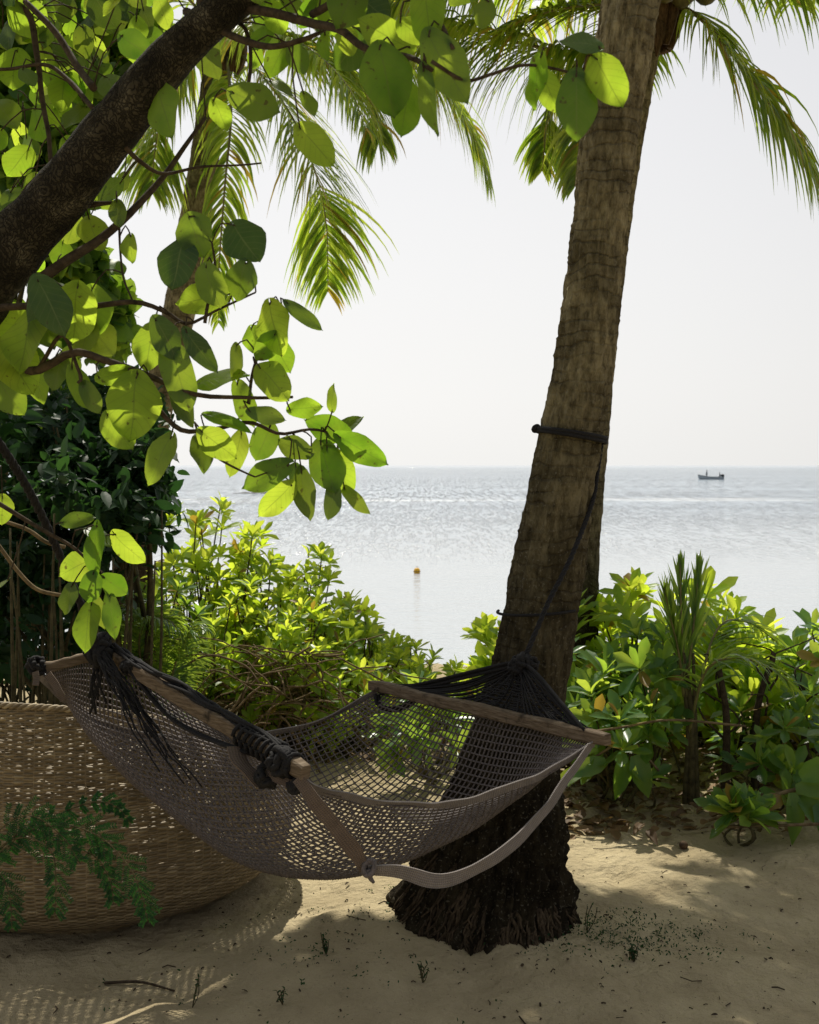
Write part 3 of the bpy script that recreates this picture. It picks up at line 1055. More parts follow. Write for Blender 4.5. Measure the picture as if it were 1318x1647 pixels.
DR = 6.6
palm_r, cpos = palm('coconut palm hidden behind the thick trunk, green nuts in its crown at top right', 1052, -25, DR,
     [np.array([P(938, 1250, DR)[0], DR, -0.05]), P(925, 1000, DR), P(945, 700, DR), P(985, 350, DR), P(1052, -20, DR)],
     [([(1052, 5, 6.6), (1085, 8, 6.55), (1125, 28, 6.45), (1180, 90, 6.35), (1240, 170, 6.3), (1288, 240, 6.25), (1318, 300, 6.2), (1330, 345, 6.2)], 0.50, dict(hang=0.75, n_leaf=54, start=0.12)),
      ([(1060, -20, 6.6), (1130, -62, 6.5), (1230, -75, 6.4), (1330, -40, 6.3), (1420, 40, 6.2)], 0.55, dict(hang=0.95, n_leaf=50)),
      ([(1060, -30, 6.6), (1180, -150, 6.7), (1320, -110, 6.8), (1400, 40, 6.8), (1420, 220, 6.8)], 0.48, dict(hang=0.9)),
      ([(1040, -5, 6.6), (1000, 5, 6.5), (940, 8, 6.35), (870, 22, 6.2), (800, 50, 6.1)], 0.30, dict(hang=0.25, n_leaf=44)),
      ([(1040, 20, 6.6), (985, 62, 6.6), (925, 82, 6.6), (858, 74, 6.55), (770, 50, 6.5), (700, 42, 6.45), (640, 60, 6.4)], 0.56, dict(hang=1.3, n_leaf=66)),
      ([(1040, 10, 6.6), (960, 70, 6.8), (905, 130, 6.9), (882, 195, 6.9), (872, 275, 6.85)], 0.34, dict(hang=0.7, n_leaf=44)),
      ([(1040, 15, 6.6), (970, 100, 6.5), (940, 180, 6.45), (925, 300, 6.4)], 0.34, dict(hang=0.8, n_leaf=40)),
      ([(1040, -10, 6.6), (930, -50, 6.7), (800, -60, 6.8), (680, -20, 6.9), (600, 60, 6.9)], 0.58, dict(hang=1.2, n_leaf=60)),
      ([(1040, -20, 6.6), (930, -110, 6.4), (780, -130, 6.2), (620, -90, 6.0), (520, -30, 5.9)], 0.5, dict(hang=1.0, n_leaf=54)),  # this and the next three fronds added high up to shade the sand
      ([(1040, -20, 6.6), (950, -150, 6.2), (820, -190, 5.9), (680, -180, 5.7), (560, -140, 5.6)], 0.5, dict(hang=0.9, n_leaf=54)),
      ([(1050, -30, 6.8), (1000, -130, 7.5), (950, -165, 8.2), (900, -120, 9.0)], 0.55, dict(hang=0.8, n_leaf=50)),
      ([(1060, -30, 6.8), (1110, -150, 7.5), (1160, -175, 8.2), (1215, -120, 8.9)], 0.55, dict(hang=0.8, n_leaf=50)),
      ([(1050, -20, 6.6), (1150, -130, 6.2), (1260, -150, 5.9), (1360, -120, 5.7)], 0.5, dict(hang=0.8, n_leaf=50)),
      ([(1040, 10, 6.6), (1000, 90, 7.2), (960, 170, 7.6), (930, 260, 7.8)], 0.36, dict(hang=0.8, n_leaf=40))],
     9, 0.55, group=None)
for k, (px, py, dd) in enumerate([(1098, -20, 6.42), (1136, -24, 6.45), (1072, -28, 6.38), (1098, -60, 6.35)]):
    nb = MB()
    c = P(px, py, dd)
    nu, nv = 14, 9
    V = []
    for j in range(nv):
        th = math.pi * j / (nv - 1)
        for i in range(nu):
            a = 2 * math.pi * i / nu
            r = 0.085 * math.sin(th) * (1 + 0.05 * math.cos(3 * a))
            V.append((c[0] + r * math.cos(a), c[1] + r * math.sin(a), c[2] + 0.11 * math.cos(th) + 0.015 * math.sin(th)))
    nb.grid(np.array(V), nu, nv, closed_u=True)
    nb.build('coconut', M['coconut'], palm_r)
hb = MB()       # brown withered sheath hanging beside the crown
for k in range(14):
    x0 = random.uniform(-7, 9)
    hb.tube(cr(PP([(1052 + x0 * 0.4, 15, 6.5), (1056 + x0, 50, 6.45), (1053 + x0 * 0.7, random.uniform(70, 92), 6.45)]), 6), np.array([0.012, 0.02, 0.024, 0.02, 0.014, 0.004]), 5)
hb.build('withered_sheath', M['fibre'], palm_r)

DL = 11.4
palm_l, _ = palm('slender coconut palm at upper left, seen behind the curved tree branch', 362, 60, DL,
     [np.array([P(205, 1020, DL)[0], DL, -0.5]), P(222, 800, DL), P(285, 520, DL), P(322, 300, DL), P(356, 75, DL)],
     [([(368, 70, 11.40), (420, 120, 11.26), (468, 185, 11.13), (505, 270, 10.99), (525, 360, 10.99), (528, 470, 10.99)], 0.84, dict(hang=0.55, n_leaf=62)),
      ([(372, 50, 11.40), (440, 10, 11.13), (540, 15, 10.86), (640, 70, 10.72), (720, 150, 10.59), (765, 225, 10.59), (788, 295, 10.59)], 0.84, dict(hang=1.0, n_leaf=66)),
      ([(370, 50, 10.9), (450, 55, 10.6), (535, 95, 10.4), (590, 160, 10.3), (612, 235, 10.3)], 0.75, dict(hang=0.9, n_leaf=60)),
      ([(372, 40, 11.6), (470, -35, 11.8), (580, -30, 12.0), (670, 15, 12.1), (730, 80, 12.1)], 0.85, dict(hang=1.1, n_leaf=60)),
      ([(350, 70, 11.40), (305, 95, 11.26), (270, 160, 11.13), (250, 240, 11.13), (245, 310, 11.13)], 0.75, dict(hang=0.7)),
      ([(364, 80, 11.40), (372, 180, 10.86), (362, 300, 10.72), (352, 440, 10.72), (352, 520, 10.72)], 0.44, dict(hang=1.0, n_leaf=40)),
      ([(350, 50, 11.40), (270, -30, 11.13), (180, -40, 10.99), (110, 20, 10.86), (80, 110, 10.86)], 0.82, dict(hang=0.9)),
      ([(380, 40, 11.40), (480, -40, 11.94), (600, -40, 12.21), (690, 20, 12.35), (750, 100, 12.35)], 0.82, dict(hang=1.0)),
      ([(378, 60, 11.40), (430, 50, 10.59), (500, 80, 10.04), (560, 140, 9.77), (590, 210, 9.64)], 0.68, dict(hang=1.0)),
      ([(365, 60, 11.40), (300, 60, 12.08), (230, 110, 12.49), (190, 200, 12.62)], 0.75, dict(hang=0.9))],
     3, 0.65, group=None, rad=0.135, kw=dict(width=0.03), up_len=3.0)


# ------------------------------------------------------------------ leaning broad-leaved tree in the foreground
tree = thing('hibiscus_tree', (-1.45, 2.5, 0), 'broad-leaved shore tree at left with dark curved trunk, heart-shaped leaves against the sea', 'tree')
tb = MB()
main_px = [(-150, 1150, 2.75), (-180, 900, 2.75), (-150, 700, 2.72), (-80, 530, 2.7), (0, 425, 2.65), (78, 335, 2.6), (150, 245, 2.55), (232, 145, 2.5), (305, 65, 2.45), (390, -10, 2.4), (500, -90, 2.3), (640, -160, 2.2)]
mpts = PP(main_px)
mpts = np.vstack([[(-1.15, 2.75, -0.05)], mpts])
mc = cr(mpts, 160)
rad0 = np.interp(np.linspace(0, 1, 160), [0, 0.25, 0.42, 0.6, 0.75, 0.88, 1], [0.12, 0.095, 0.070, 0.054, 0.043, 0.035, 0.02])
sides = 28
# bumpy bark on the limb
t = np.gradient(mc, axis=0); t /= np.linalg.norm(t, axis=1)[:, None]
Vv = []
nrm = np.array([0, -1.0, 0])
for i in range(160):
    nrm = unit(nrm - t[i] * np.dot(nrm, t[i]))
    bb = np.cross(t[i], nrm)
    for j in range(sides):
        a = 2 * math.pi * j / sides
        d = nrm * math.cos(a) + bb * math.sin(a)
        p = mc[i] + d * rad0[i]
        r = rad0[i] * (1 + 0.11 * noise.fractal(Vector(p * 8), 0.9, 2, 4) + 0.35 * max(0.0, noise.noise(Vector(p * 5.0 + 3)) - 0.42))
        Vv.append(mc[i] + d * r)
tb.grid(np.array(Vv), sides, 160, closed_u=True)
tb.build('trunk', M['bark'], tree)

twig_pts = []          # all branch sample points, for attaching petioles
bb_ = MB()


def branch(px, r0, r1, n=24, wob=0.006):
    pts = cr(PP(px), n)
    pts = pts + np.array([[noise.noise(Vector((p[0] * 9, p[2] * 9, k))) for k in (1.1, 5.2, 9.3)] for p in pts]) * wob
    bb_.tube(pts, np.linspace(r0, r1, n), 7)
    for p in pts:
        twig_pts.append(p)


branch([(60, 450, 2.6), (110, 420, 2.6), (160, 388, 2.62), (215, 335, 2.65), (262, 285, 2.7), (300, 235, 2.72), (332, 190, 2.75)], 0.013, 0.004)
branch([(-30, -20, 2.9), (40, 10, 2.9), (60, 90, 2.88), (72, 180, 2.85), (82, 265, 2.8)], 0.010, 0.005)
branch([(40, 0, 2.8), (95, 60, 2.75), (125, 110, 2.7), (150, 142, 2.62)], 0.007, 0.009)
branch([(0, 110, 2.9), (70, 105, 2.85), (110, 130, 2.8), (150, 175, 2.7)], 0.004, 0.006)
branch([(198, 230, 2.52), (225, 258, 2.55), (265, 280, 2.6), (330, 268, 2.65), (420, 262, 2.7)], 0.006, 0.002)
branch([(300, 20, 2.5), (380, 60, 2.4), (430, 78, 2.35), (480, 65, 2.3), (510, 50, 2.3)], 0.009, 0.004)
branch([(330, 30, 2.5), (395, 45, 2.45), (400, 130, 2.4), (380, 160, 2.4)], 0.005, 0.003)
branch([(400, 15, 2.4), (480, 30, 2.3), (540, 45, 2.2), (580, 75, 2.15), (625, 85, 2.1), (665, 95, 2.05), (695, 115, 2.0)], 0.010, 0.004)
branch([(500, 20, 2.3), (560, -10, 2.2), (640, -10, 2.1), (700, 30, 2.05), (730, 80, 2.0)], 0.008, 0.004)
branch([(695, 100, 2.0), (745, 128, 2.0), (790, 118, 2.0), (840, 104, 2.0), (890, 108, 2.0), (932, 120, 2.0), (952, 140, 2.0)], 0.0035, 0.002, wob=0.004)
branch([(-60, 500, 2.6), (30, 490, 2.55), (110, 500, 2.5), (170, 490, 2.5), (222, 484, 2.5), (265, 500, 2.5), (300, 520, 2.5), (350, 500, 2.5), (410, 470, 2.5)], 0.009, 0.002)
branch([(190, 345, 2.62), (196, 430, 2.6), (215, 480, 2.52)], 0.003, 0.002)
branch([(-80, 560, 2.7), (20, 590, 2.6), (60, 595, 2.55), (120, 565, 2.5), (180, 583, 2.48), (250, 610, 2.46), (320, 635, 2.46), (390, 640, 2.48), (470, 640, 2.5)], 0.012, 0.003)
branch([(60, 595, 2.55), (100, 540, 2.5), (130, 600, 2.5), (125, 615, 2.5)], 0.005, 0.003)
branch([(240, 640, 2.46), (290, 690, 2.46), (340, 690, 2.5), (400, 680, 2.5), (450, 700, 2.52), (500, 690, 2.55), (545, 700, 2.6)], 0.006, 0.0025)
branch([(340, 730, 2.5), (365, 745, 2.5), (410, 765, 2.5)], 0.003, 0.002)
branch([(330, 520, 2.5), (345, 440, 2.5), (340, 390, 2.5)], 0.004, 0.002)
branch([(400, 650, 2.5), (410, 590, 2.5), (430, 540, 2.5), (455, 500, 2.5)], 0.004, 0.002)
branch([(-100, 760, 2.75), (-20, 800, 2.75), (60, 850, 2.75), (120, 880, 2.75), (160, 920, 2.75)], 0.007, 0.003)
branch([(130, 330, 2.62), (160, 325, 2.62), (188, 322, 2.62)], 0.009, 0.003)
for e_ in [(0.4, 2.6, 3.15), (0.0, 2.75, 3.2), (-0.4, 2.4, 3.1), (-0.3, 3.3, 3.4), (-0.8, 3.5, 3.45), (-1.2, 3.4, 3.4), (-1.5, 1.6, 3.4), (-0.6, 1.2, 3.3), (0.5, 1.4, 3.2)]:
    a_ = mc[random.randint(118, 156)]
    bb_.tube(cr([a_, (a_ + np.array(e_)) / 2 + np.array([0, 0, 0.12]), np.array(e_)], 16), np.linspace(0.016, 0.004, 16), 6)
bb_.build('branch', M['twig'], tree)

hib = MB()
pet = MB()
# leaves: px, py, length px, width px, tip direction in degrees (0 right, 90 up), depth, tone
LV = [
    (315, 378, 72, 62, -70, 2.5), (392, 390, 78, 70, -60, 2.48), (286, 425, 84, 74, -100, 2.5), (338, 462, 74, 60, -80, 2.46), (386, 452, 66, 56, -110, 2.47),
    (322, 480, 95, 60, 185, 2.52), (440, 526, 84, 62, -80, 2.45), (488, 507, 78, 24, -38, 2.45), (412, 548, 50, 40, -70, 2.5), (209, 400, 46, 32, -95, 2.6), (190, 342, 46, 32, -80, 2.6),
    (150, 375, 62, 50, -70, 2.65), (264, 178, 86, 70, -75, 2.45), (356, 184, 52, 36, -60, 2.42), (412, 165, 82, 58, -20, 2.38), (508, 232, 90, 50, -48, 2.3),
    (498, 166, 40, 28, -60, 2.35), (455, 140, 42, 30, -20, 2.6), (445, 95, 60, 45, -120, 2.6), (330, 85, 78, 66, -80, 2.75), (262, 22, 56, 44, -80, 2.75),
    (135, 68, 48, 40, -90, 3.0), (100, 88, 48, 42, -30, 3.0), (100, 148, 60, 52, -100, 3.0), (45, 30, 70, 60, -60, 2.9), (20, 110, 70, 60, -100, 2.9),
    (624, 130, 118, 88, -75, 2.05), (716, 108, 124, 74, -65, 2.0), (618, 58, 92, 58, 160, 2.1), (688, 22, 96, 62, -85, 2.02), (688, 165, 112, 46, -82, 2.03), (652, 178, 80, 56, -100, 2.1),
    (665, 50, 60, 44, -40, 2.06), (535, 22, 60, 50, -80, 2.3), (600, 10, 70, 60, -30, 2.2),
    (860, 130, 80, 62, -105, 2.0), (935, 66, 62, 48, 160, 2.0), (977, 130, 90, 66, -68, 1.98), (928, 172, 100, 70, -88, 2.0), (884, 150, 70, 40, -70, 2.02),
    (215, 655, 100, 84, -95, 2.42), (190, 695, 72, 50, -60, 2.46), (255, 740, 84, 46, -118, 2.44), (292, 648, 76, 34, -65, 2.48), (288, 605, 110, 58, -72, 2.44),
    (322, 565, 84, 38, -55, 2.45), (240, 560, 72, 60, -100, 2.47), (270, 545, 80, 50, -60, 2.43), (355, 604, 92, 52, 20, 2.47), (382, 582, 56, 34, -85, 2.48), (442, 612, 74, 58, -40, 2.46),
    (452, 572, 62, 48, -60, 2.5), (430, 560, 56, 46, -120, 2.46), (491, 656, 54, 33, 5, 2.5), (533, 640, 46, 34, 95, 2.55), (430, 668, 66, 32, -12, 2.48), (396, 652, 76, 40, -70, 2.5),
    (425, 712, 68, 48, -110, 2.52), (352, 716, 70, 46, -40, 2.47), (381, 730, 74, 38, -100, 2.52), (326, 728, 62, 42, -70, 2.48), (366, 676, 86, 26, -15, 2.46), (470, 722, 66, 46, 170, 2.52),
    (425, 766, 100, 50, 205, 2.5), (446, 806, 78, 44, 230, 2.5), (489, 797, 82, 44, -85, 2.52), (480, 775, 60, 34, -80, 2.56), (526, 752, 96, 58, -75, 2.56), (548, 760, 88, 54, -60, 2.58),
    (527, 690, 72, 44, 165, 2.57), (552, 688, 70, 40, 40, 2.6), (584, 726, 96, 46, -32, 2.55), (536, 806, 62, 36, -95, 2.56), (571, 806, 58, 26, -50, 2.58),
    (125, 836, 52, 30, 10, 2.75), (160, 862, 56, 32, -25, 2.73), (152, 886, 82, 48, -95, 2.7), (205, 884, 66, 50, -50, 2.73), (118, 912, 64, 50, 200, 2.76), (186, 942, 52, 40, -40, 2.73),
    (146, 946, 52, 36, -100, 2.7), (108, 966, 52, 36, 250, 2.76), (180, 990, 76, 30, -80, 2.72), (138, 1008, 88, 50, -100, 2.74), (158, 985, 64, 30, -80, 2.76),
    (38, 540, 110, 90, -110, 2.5), (25, 590, 90, 80, -60, 2.55), (120, 506, 90, 80, -100, 2.45), (85, 492, 100, 66, -60, 2.42), (70, 520, 80, 60, -70, 2.5), (105, 480, 70, 60, -50, 2.6),
    (155, 500, 76, 62, -80, 2.6), (160, 545, 70, 56, -60, 2.65), (135, 545, 70, 56, -110, 2.62), (92, 600, 60, 44, -110, 2.55), (130, 625, 80, 40, -70, 2.52), (148, 640, 60, 34, -60, 2.52), (190, 602, 76, 36, 10, 2.46),
    (20, 520, 80, 66, 220, 2.7), (60, 620, 60, 50, -80, 2.7), (15, 640, 70, 56, -60, 2.75),
    (480, 95, 54, 44, -60, 2.45), (500, 20, 50, 40, 40, 2.4), (420, 60, 48, 38, -140, 2.55), (445, 30, 50, 40, -70, 2.5), (560, 65, 46, 38, -70, 2.3), (520, 75, 40, 34, -100, 2.4),
    (168, 20, 60, 50, -60, 2.9), (215, 65, 66, 56, -100, 2.95), (60, 200, 64, 54, -80, 2.95), (120, 250, 60, 52, -60, 2.9), (30, 260, 60, 52, -120, 3.0), (60, 305, 56, 48, -80, 2.95),
    (180, 140, 50, 42, -60, 2.9), (10, 180, 64, 54, -40, 3.0), (28, 330, 56, 48, -60, 2.9), (10, 390, 46, 40, -80, 2.9),
]
tw = np.array(twig_pts)


def hib_leaf(c, ln, wd, ang, nz=None, tilt=0.45, petiole=True):
    """c centre of the blade in the world; ang tip direction seen from the beach side"""
    a = R(ang)
    y = np.array([math.cos(a), 0.0, math.sin(a)]) + np.array([0, random.uniform(-0.45, 0.3), 0])
    y = unit(y)
    n = np.array([0, -1.0, 0.25]) + RNG.normal(size=3) * np.array([tilt, 0.25, tilt])
    n = unit(n - y * np.dot(n, y))
    base = c - y * ln * 0.5
    put_leaf(hib, ROUND, base, y, n, ln, wd, curl=random.uniform(0.5, 1.4))
    if petiole:
        dd = np.linalg.norm(tw - base, axis=1)
        k = int(np.argmin(dd))
        if dd[k] < 0.22:
            q = tw[k]
        else:
            q = base - y * 0.06 + np.array([0, 0, 0.02])
        mid = (base + q) / 2 + np.array([0, 0, 0.012]) - y * 0.012
        pet.tube(cr([q, mid, base, base + y * ln * 0.03], 7), 0.0017, 5)


for (px, py, l, wdt, ang, d) in LV:
    c = P(px, py, d)
    s = d / F_PX
    hib_leaf(c, l * s * random.uniform(0.86, 1.0), wdt * s * random.uniform(0.92, 1.06), ang, tilt=0.55)
# looser leaf masses on the upper branches, mostly above and beside the frame
CL = [(30, 60, 3.1, 0.30, 34), (90, 180, 3.2, 0.30, 30), (10, 260, 3.2, 0.26, 24), (150, 40, 3.2, 0.26, 22), (240, 30, 3.1, 0.2, 12), (-80, 120, 3.0, 0.4, 40), (-120, 380, 2.9, 0.35, 30), (20, 370, 3.2, 0.18, 12),
      (110, -90, 2.8, 0.35, 40), (330, -110, 2.5, 0.3, 34), (560, -120, 2.3, 0.3, 34), (800, -150, 2.2, 0.3, 24), (430, 40, 2.9, 0.14, 8), (510, 10, 2.8, 0.14, 8), (30, 560, 2.9, 0.2, 14),
      (-120, 600, 2.8, 0.25, 20), (-60, 850, 2.9, 0.2, 12), (130, 300, 3.1, 0.15, 8)]
for (px, py, d, r, n) in CL:
    c0 = P(px, py, d)
    for k in range(n):
        c = c0 + rdir(r * random.random() ** 0.5) * np.array([1, 0.9, 0.9])
        if noise.noise(Vector(c * 5.0)) < -0.12: continue
        ln = random.uniform(0.045, 0.085)
        hib_leaf(c, ln, ln * random.uniform(0.78, 0.95), random.uniform(-150, -30), tilt=0.6)
# a roof of leaves overhead, above the picture
for k in range(420):
    c = np.array([random.uniform(-2.6, 0.9), random.uniform(0.6, 3.4), random.uniform(2.95, 3.7)])
    if c[2] < 1.6 + 0.44 * c[1] + 0.15 and c[1] > 0.5:
        c[2] = 1.6 + 0.44 * c[1] + random.uniform(0.15, 0.5)
    ln = random.uniform(0.08, 0.13)
    hib_leaf(c, ln, ln * 0.88, random.uniform(-150, -30), tilt=0.8, petiole=False)
for k in range(165):      # unseen leaf layer, added above the frame to shade the sprays below
    c = np.array([random.uniform(-0.5, 0.65), random.uniform(2.3, 2.9), random.uniform(3.0, 3.3)]) if k < 130 else np.array([random.uniform(-1.3, -0.1), random.uniform(3.1, 3.7), random.uniform(3.2, 3.6)])
    if c[2] < 1.6 + 0.43 * c[1] + 0.16: c[2] = 1.6 + 0.43 * c[1] + random.uniform(0.16, 0.4)
    ln = random.uniform(0.08, 0.13)
    hib_leaf(c, ln, ln * 0.88, random.uniform(-150, -30), tilt=0.8, petiole=False)
hib.build('foliage', M['hib'], tree)
pet.build('petiole', M['twig'], tree)['kind'] = 'stuff'


# ------------------------------------------------------------------ trees and bushes behind
def leafy_tree(name, label, cat, base, crown, mat, n, leaf=(0.07, 0.12), wr=0.55, trunk_r=0.05, tpl=LANCE, stems=14, group=None, holes=None):
    """crown: list of (px,py,depth,rx,ry,rz,weight) lobes"""
    root = thing(name, (base[0], base[1], gz(base[0], base[1])), label, cat, group)
    wts = np.array([c[6] for c in crown], dtype=float)
    wts /= wts.sum()
    lf, st = MB(), MB()
    b3 = np.array([base[0], base[1], gz(base[0], base[1]) - 0.03])
    cs = [(P(c[0], c[1], c[2]), np.array(c[3:6])) for c in crown]
    for k in range(stems):
        li = RNG.choice(len(cs), p=wts)
        ci, rr = cs[li]
        e = ci + rdir(0.8) * rr
        if crown[li][1] < -150:      # unseen limb for the crown lobes added as shade
            m0 = np.array([base[0] + 0.1, base[1] - 0.2, 4.0])
            st.tube(cr([b3, m0, np.array([base[0] + 0.7, base[1] - 1.0, 5.1]), e + np.array([0, 0, 0.1]), e], 24), np.linspace(trunk_r, 0.006, 24), 6)
            continue
        b = b3 + np.array([random.uniform(-0.2, 0.2), random.uniform(-0.2, 0.2), 0])
        m1 = (b * 0.6 + e * 0.4) + np.array([random.uniform(-0.1, 0.1), random.uniform(-0.1, 0.1), 0.15])
        st.tube(cr([b, m1, e], 12), np.linspace(trunk_r * random.uniform(0.4, 1), 0.004, 12), 6)
    for k in range(n):
        ci, rr = cs[RNG.choice(len(cs), p=wts)]
        p = ci + rdir(random.random() ** 0.4) * rr
        # clump on a coarse noise so that gaps stay open
        if noise.noise(Vector(p * 4.2)) < -0.22:
            continue
        twd = unit(RNG.normal(size=3) + np.array([0, 0, -0.2]))
        for q in range(5):
            y = unit(twd + RNG.normal(size=3) * 0.7)
            nrm = unit(np.array([0, -0.2, 0.8]) + RNG.normal(size=3) * 0.6)
            ln = random.uniform(*leaf)
            put_leaf(lf, tpl, p + rdir(0.05), y, nrm, ln, ln * wr * random.uniform(0.8, 1.2))
    st.build('trunk', M['stem'], root)
    lf.build('crown', mat, root)
    return root


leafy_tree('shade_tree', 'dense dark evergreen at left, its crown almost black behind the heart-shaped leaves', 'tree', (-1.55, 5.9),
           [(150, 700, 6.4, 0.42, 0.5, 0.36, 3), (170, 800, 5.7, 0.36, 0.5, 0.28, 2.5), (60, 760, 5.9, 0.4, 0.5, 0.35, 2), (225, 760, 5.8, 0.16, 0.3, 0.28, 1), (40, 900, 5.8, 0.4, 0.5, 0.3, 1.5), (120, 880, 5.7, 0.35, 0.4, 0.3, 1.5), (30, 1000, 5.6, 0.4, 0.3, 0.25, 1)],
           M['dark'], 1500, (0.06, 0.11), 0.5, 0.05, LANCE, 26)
leafy_tree('shore_tree', 'sunlit pale green tree at upper left, beyond the curved branch', 'tree', (-3.3, 8.4),
           [(40, 80, 8.06, 0.59, 0.65, 0.52, 2), (150, 60, 8.32, 0.59, 0.65, 0.45, 1.5), (40, 230, 8.06, 0.52, 0.65, 0.52, 2), (-100, 250, 8.19, 0.65, 0.65, 1.17, 2), (60, 350, 8.06, 0.33, 0.52, 0.39, 1), (20, 660, 8.58, 0.59, 0.52, 0.33, 1.4), (160, 510, 8.32, 0.17, 0.39, 0.29, 0.7), (-60, 560, 8.32, 0.52, 0.52, 0.52, 1), (130, 420, 8.19, 0.17, 0.39, 0.17, 0.5),
            (440, -210, 6.4, 0.5, 0.7, 0.2, 1.15), (580, -200, 6.6, 0.5, 0.7, 0.2, 1.15), (690, -190, 6.9, 0.5, 0.6, 0.2, 1.2)],  # these lobes are added out of view to shade the foreground sand
           M['bright'], 1750, (0.12, 0.20), 0.85, 0.06, ROUND, 18)

# slim bare stems under the dark tree
pole = thing('sapling_clump', (-1.7, 5.2, 0), 'clump of thin bare upright stems under the dark tree at left', 'saplings')
sb = MB()
for k in range(26):
    px = random.uniform(-10, 250)
    d = random.uniform(5.0, 5.6)
    b = P(px, 1270, d); b[2] = gz(b[0], b[1]) - 0.02
    e = P(px + random.uniform(-25, 25), random.uniform(820, 930), d)
    sb.tube(cr([b, (b + e) / 2 + rdir(0.04), e], 10), np.linspace(random.uniform(0.006, 0.014), 0.004, 10), 6)
sb.build('stem', M['stem'], pole)

# ------------------------------------------------------------------ beach shrubs with leaf rosettes


def rosette(lf, p, axis, ln, n=9, w=0.42, open_=0.9):
    ax = unit(axis)
    s = unit(np.cross(ax, np.array([0.31, 0.7, 0.2])))
    t_ = np.cross(ax, s)
    off = random.uniform(0, 6.28)
    for k in range(n):
        a = off + k * 2.399
        q = k / n
        rad = s * math.cos(a) + t_ * math.sin(a)
        y = unit(rad * (0.25 + open_ * (1 - q)) + ax * (0.35 + 0.75 * q))
        nrm = unit(ax - y * np.dot(ax, y) + rdir(0.15))
        l = ln * random.uniform(0.75, 1.1) * (1 - 0.25 * q)
        put_leaf(lf, OBO, p - ax * 0.02 * (1 - q), y, nrm, l, l * w * random.uniform(0.85, 1.15), curl=random.uniform(0.2, 1.5))


def shrub(label, px, top, depth, hw, n, leaf, mat, group, spread_y=0.45, low=0.12, cat='shrub', name='beach_shrub', dense=True, stem_mat='stem', floor_=None):
    s = depth / F_PX
    rx = hw * s
    bx_ = (px - CX) * s
    base = np.array([bx_, depth, gz(bx_, depth)])
    zt = P(px, top, depth)[2]
    h = zt - base[2]
    root = thing(name, base, label, cat, group)
    n = int(n * (1.3 if mat is M['naupaka'] else 1.0))
    lf, st = MB(), MB()
    for k in range(n):
        a = random.uniform(0, 6.28)
        q = random.random() ** 0.45
        # tips fill a dome, the highest in the middle
        u_, v_ = math.cos(a) * q, math.sin(a) * q
        dome = math.sqrt(max(0.0, 1 - 0.85 * q * q))
        zf = low + (1 - low) * (random.random() ** 0.55)
        tip = base + np.array([u_ * rx, v_ * spread_y, h * dome * zf])
        tip[2] += random.uniform(-0.03, 0.05) * h
        ax = unit(np.array([u_ * 0.7, v_ * 0.7 - 0.15, 0.9]) + RNG.normal(size=3) * 0.25)
        rosette(lf, tip, ax, random.uniform(*leaf), n=random.randint(7, 11))
        if k % 2 == 0:
            b = base + np.array([random.uniform(-0.25, 0.25) * rx, random.uniform(-0.3, 0.3) * spread_y, -0.03])
            m1 = b * 0.45 + tip * 0.55 + np.array([random.uniform(-0.12, 0.12), random.uniform(-0.1, 0.1), -0.12 * h])
            st.tube(cr([b, m1, tip], 10), np.linspace(random.uniform(0.007, 0.013), 0.004, 10), 6)
    st.build('stem', M[stem_mat], root)
    lf.build('foliage', mat, root)
    return root


G1 = 'leafy beach shrubs left of the thick palm'
shrub('tallest sunlit beach shrub, just right of the dark tree at left', 325, 775, 7.3, 95, 90, (0.10, 0.16), M['naupaka'], G1)
shrub('beach shrub whose top stands below the hanging leaf cluster', 420, 838, 7.1, 80, 80, (0.10, 0.15), M['naupaka'], G1)
shrub('bright beach shrub on the seaward side, right shoulder of the left thicket', 505, 885, 7.0, 75, 80, (0.09, 0.14), M['naupaka'], G1)
shrub('rightmost yellow-green shrub of the left thicket, edging the water', 558, 945, 7.2, 62, 64, (0.09, 0.13), M['naupaka'], G1)
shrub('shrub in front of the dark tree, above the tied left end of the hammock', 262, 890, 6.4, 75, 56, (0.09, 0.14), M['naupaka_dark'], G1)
shrub('low sunny shrub behind the middle of the left spreader bar', 385, 940, 6.5, 85, 70, (0.09, 0.13), M['naupaka'], G1)
shrub('leafy shrub above the far edge of the hammock net', 480, 975, 6.4, 70, 64, (0.09, 0.13), M['naupaka'], G1)
shrub('low shrub touching the far end of the right spreader bar', 566, 1030, 6.5, 55, 46, (0.08, 0.12), M['naupaka'], G1)
shrub('small yellow-green shrub by the water in the gap left of the thick palm', 640, 1028, 7.8, 55, 62, (0.08, 0.12), M['naupaka'], G1, low=0.1)
shrub('low sparse shrub in the gap, under the water line', 705, 1056, 7.2, 75, 70, (0.08, 0.12), M['naupaka'], G1, low=0.1)
shrub('small shrub peeping out at the left side of the thick trunk', 785, 985, 6.6, 36, 30, (0.11, 0.15), M['naupaka'], G1)
shrub('dark rosette shrub seen through the hammock net', 690, 1085, 5.9, 70, 26, (0.12, 0.17), M['naupaka_dark'], G1, low=0.35)
G0 = 'dark shrubs behind the basket'
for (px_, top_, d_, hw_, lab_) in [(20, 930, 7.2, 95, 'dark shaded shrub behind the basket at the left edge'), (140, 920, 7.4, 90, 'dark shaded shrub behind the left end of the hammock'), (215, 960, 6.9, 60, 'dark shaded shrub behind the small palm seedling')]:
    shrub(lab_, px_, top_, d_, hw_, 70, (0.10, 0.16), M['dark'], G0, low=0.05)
G2 = 'leafy beach shrubs right of the thick palm'
shrub('shrub with dark and bright paddle leaves right beside the thick trunk', 950, 935, 6.0, 55, 34, (0.14, 0.20), M['naupaka_dark'], G2)
